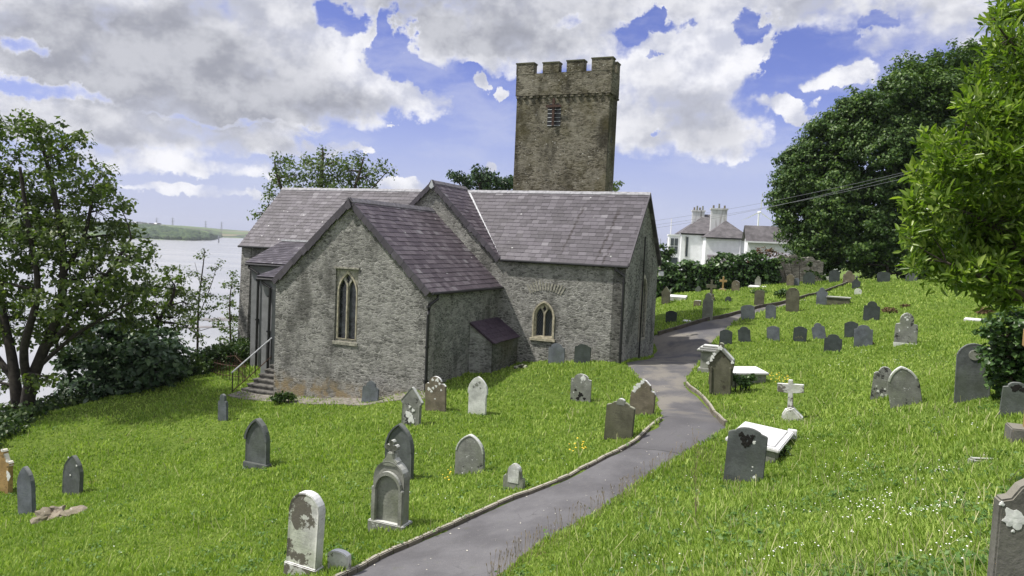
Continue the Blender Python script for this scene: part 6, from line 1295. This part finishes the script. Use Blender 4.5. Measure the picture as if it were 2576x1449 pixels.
V = np.stack([p0-sd_w, p0+sd_w, tip+sd_w*.9, tip-sd_w*.9], 1).reshape(-1, 3); tag(np_mesh('dry_stalks', V, np.arange(4*n_).reshape(-1, 4), [4]*n_, M['stalk']), 'dry pale grass stalks standing in the turf', 'grass', kind='stuff')
# small white clover and daisy heads
def flowers(name, px, n, sx, sy, m, label, r_=.012, hz=.11, seed=0, stem=True):
    rng = np.random.default_rng(seed); V, F = [], []; mb = MB()
    for (x0, y0, x1, y1, q) in px:
        for k in range(int(n*q)):
            x, y = rng.uniform(x0, x1), rng.uniform(y0, y1); p = g(x, y)
            if n > 100 and fbm(p[0], p[1], 1.9) < .12: continue; p = p+np.array([rng.normal()*sx, rng.normal()*sy, 0])
            if inpoly(np.array([p[0]]), np.array([p[1]]), PATHPOLY)[0]: continue
            z = float(H(p[0], p[1])[0])+hz*rng.uniform(.7, 1.4); r = r_*rng.uniform(.7, 1.3)*(1+.02*p[1]); k6 = 6
            ring = [(p[0]+r*math.cos(i*math.pi/3), p[1]+r*math.sin(i*math.pi/3), z) for i in range(6)]
            mb.add(ring+[(p[0], p[1], z+r*.8), (p[0], p[1], z-r*.6)], [(i, (i+1) % 6, 6) for i in range(6)]+[((i+1) % 6, i, 7) for i in range(6)])
    return tag(mb.build(name, M[m]), label, 'flowers', kind='stuff')
flowers('clover_flowers', [(1900, 1250, 2460, 1449, 1.), (2050, 1180, 2400, 1330, .6), (1950, 1090, 2300, 1250, .25), (1480, 1330, 1900, 1449, .3), (2080, 880, 2300, 930, .25), (1500, 1100, 1800, 1250, .08), (2300, 1050, 2500, 1200, .15), (200, 1200, 700, 1440, .12), (1000, 1150, 1450, 1300, .14)], 300, .1, .1, 'flower', 'white clover and daisy heads scattered through the grass', .008, .12, 3)
flowers('yellow_flowers', [(1935, 948, 1985, 975, 1.), (1430, 1120, 1475, 1150, .5), (1112, 1198, 1135, 1222, .3), (1840, 0, 1840, 0, 0)], 30, .08, .08, 'yellow', 'small yellow flowers in clumps on the lawn', .016, .16, 4)
rng = np.random.default_rng(66); mb = MB()
for k in range(150):
    t = rng.random(); i = int(t*(len(SL)-1)*.75); u = rng.random(); p = SL[i][:2]*(1-u)+SR[i][:2]*u+rng.normal(size=2)*.1; r_ = rng.uniform(.006, .016); a = rng.uniform(0, 6); z = float(H(*p)[0])-.012
    q = [(p[0]+r_*math.cos(a+j*1.57)*(1.6 if j % 2 else .8), p[1]+r_*math.sin(a+j*1.57)*(1.6 if j % 2 else .8), z+(.006 if j == 0 else 0)) for j in range(4)]; mb.add(q, [(0, 1, 2, 3)])
tag(mb.build('fallen_petals', M['stalk2']), 'pale petals and bits of dry leaf scattered on the path', 'petals', kind='stuff')
# plantain seed heads along the near path edge
rng = np.random.default_rng(12); mb = MB()
for k in range(260):
    x = rng.uniform(1230, 1900); y0 = np.interp(x, [1230, 1340, 1455, 1548, 1628, 1690, 1750, 1900], [1460, 1380, 1310, 1250, 1195, 1155, 1118, 1300]); p = g(min(x, 1750) if k % 3 else x, y0+rng.uniform(0, 30)); h = rng.uniform(.18, .38); l = rng.normal(size=2)*.05
    z = float(H(p[0], p[1])[0]); t = Vector((p[0]+l[0], p[1]+l[1], z+h)); mb.tube([Vector((p[0], p[1], z)), t], .0022, 3); mb.tube([t, t+Vector((l[0]*.2, l[1]*.2, .035))], [.006, .004], 5)
tag(mb.build('seed_heads', M['seed']), 'plantain and grass seed heads along the right edge of the path', 'seed heads', kind='stuff')

# ------------------------------------------------------------------ sea haze
def haze_fn(m):
    m.use_nodes = True; t = NT(m.node_tree); v = t.n('ShaderNodeVolumePrincipled'); v.inputs['Color'].default_value = (.86, .9, 1, 1); v.inputs['Density'].default_value = .00013; v.inputs['Anisotropy'].default_value = .3
    o = t.n('ShaderNodeOutputMaterial'); t.put(o.inputs['Volume'], v.outputs[0])
hm = bpy.data.materials.new('haze_air'); haze_fn(hm)
tag(MB().box((-4600, -300, -34), (4600, 4600, 70)).build('haze', hm), 'faint sea haze', 'haze', kind='stuff')
scn.cycles.volume_bounces = 0
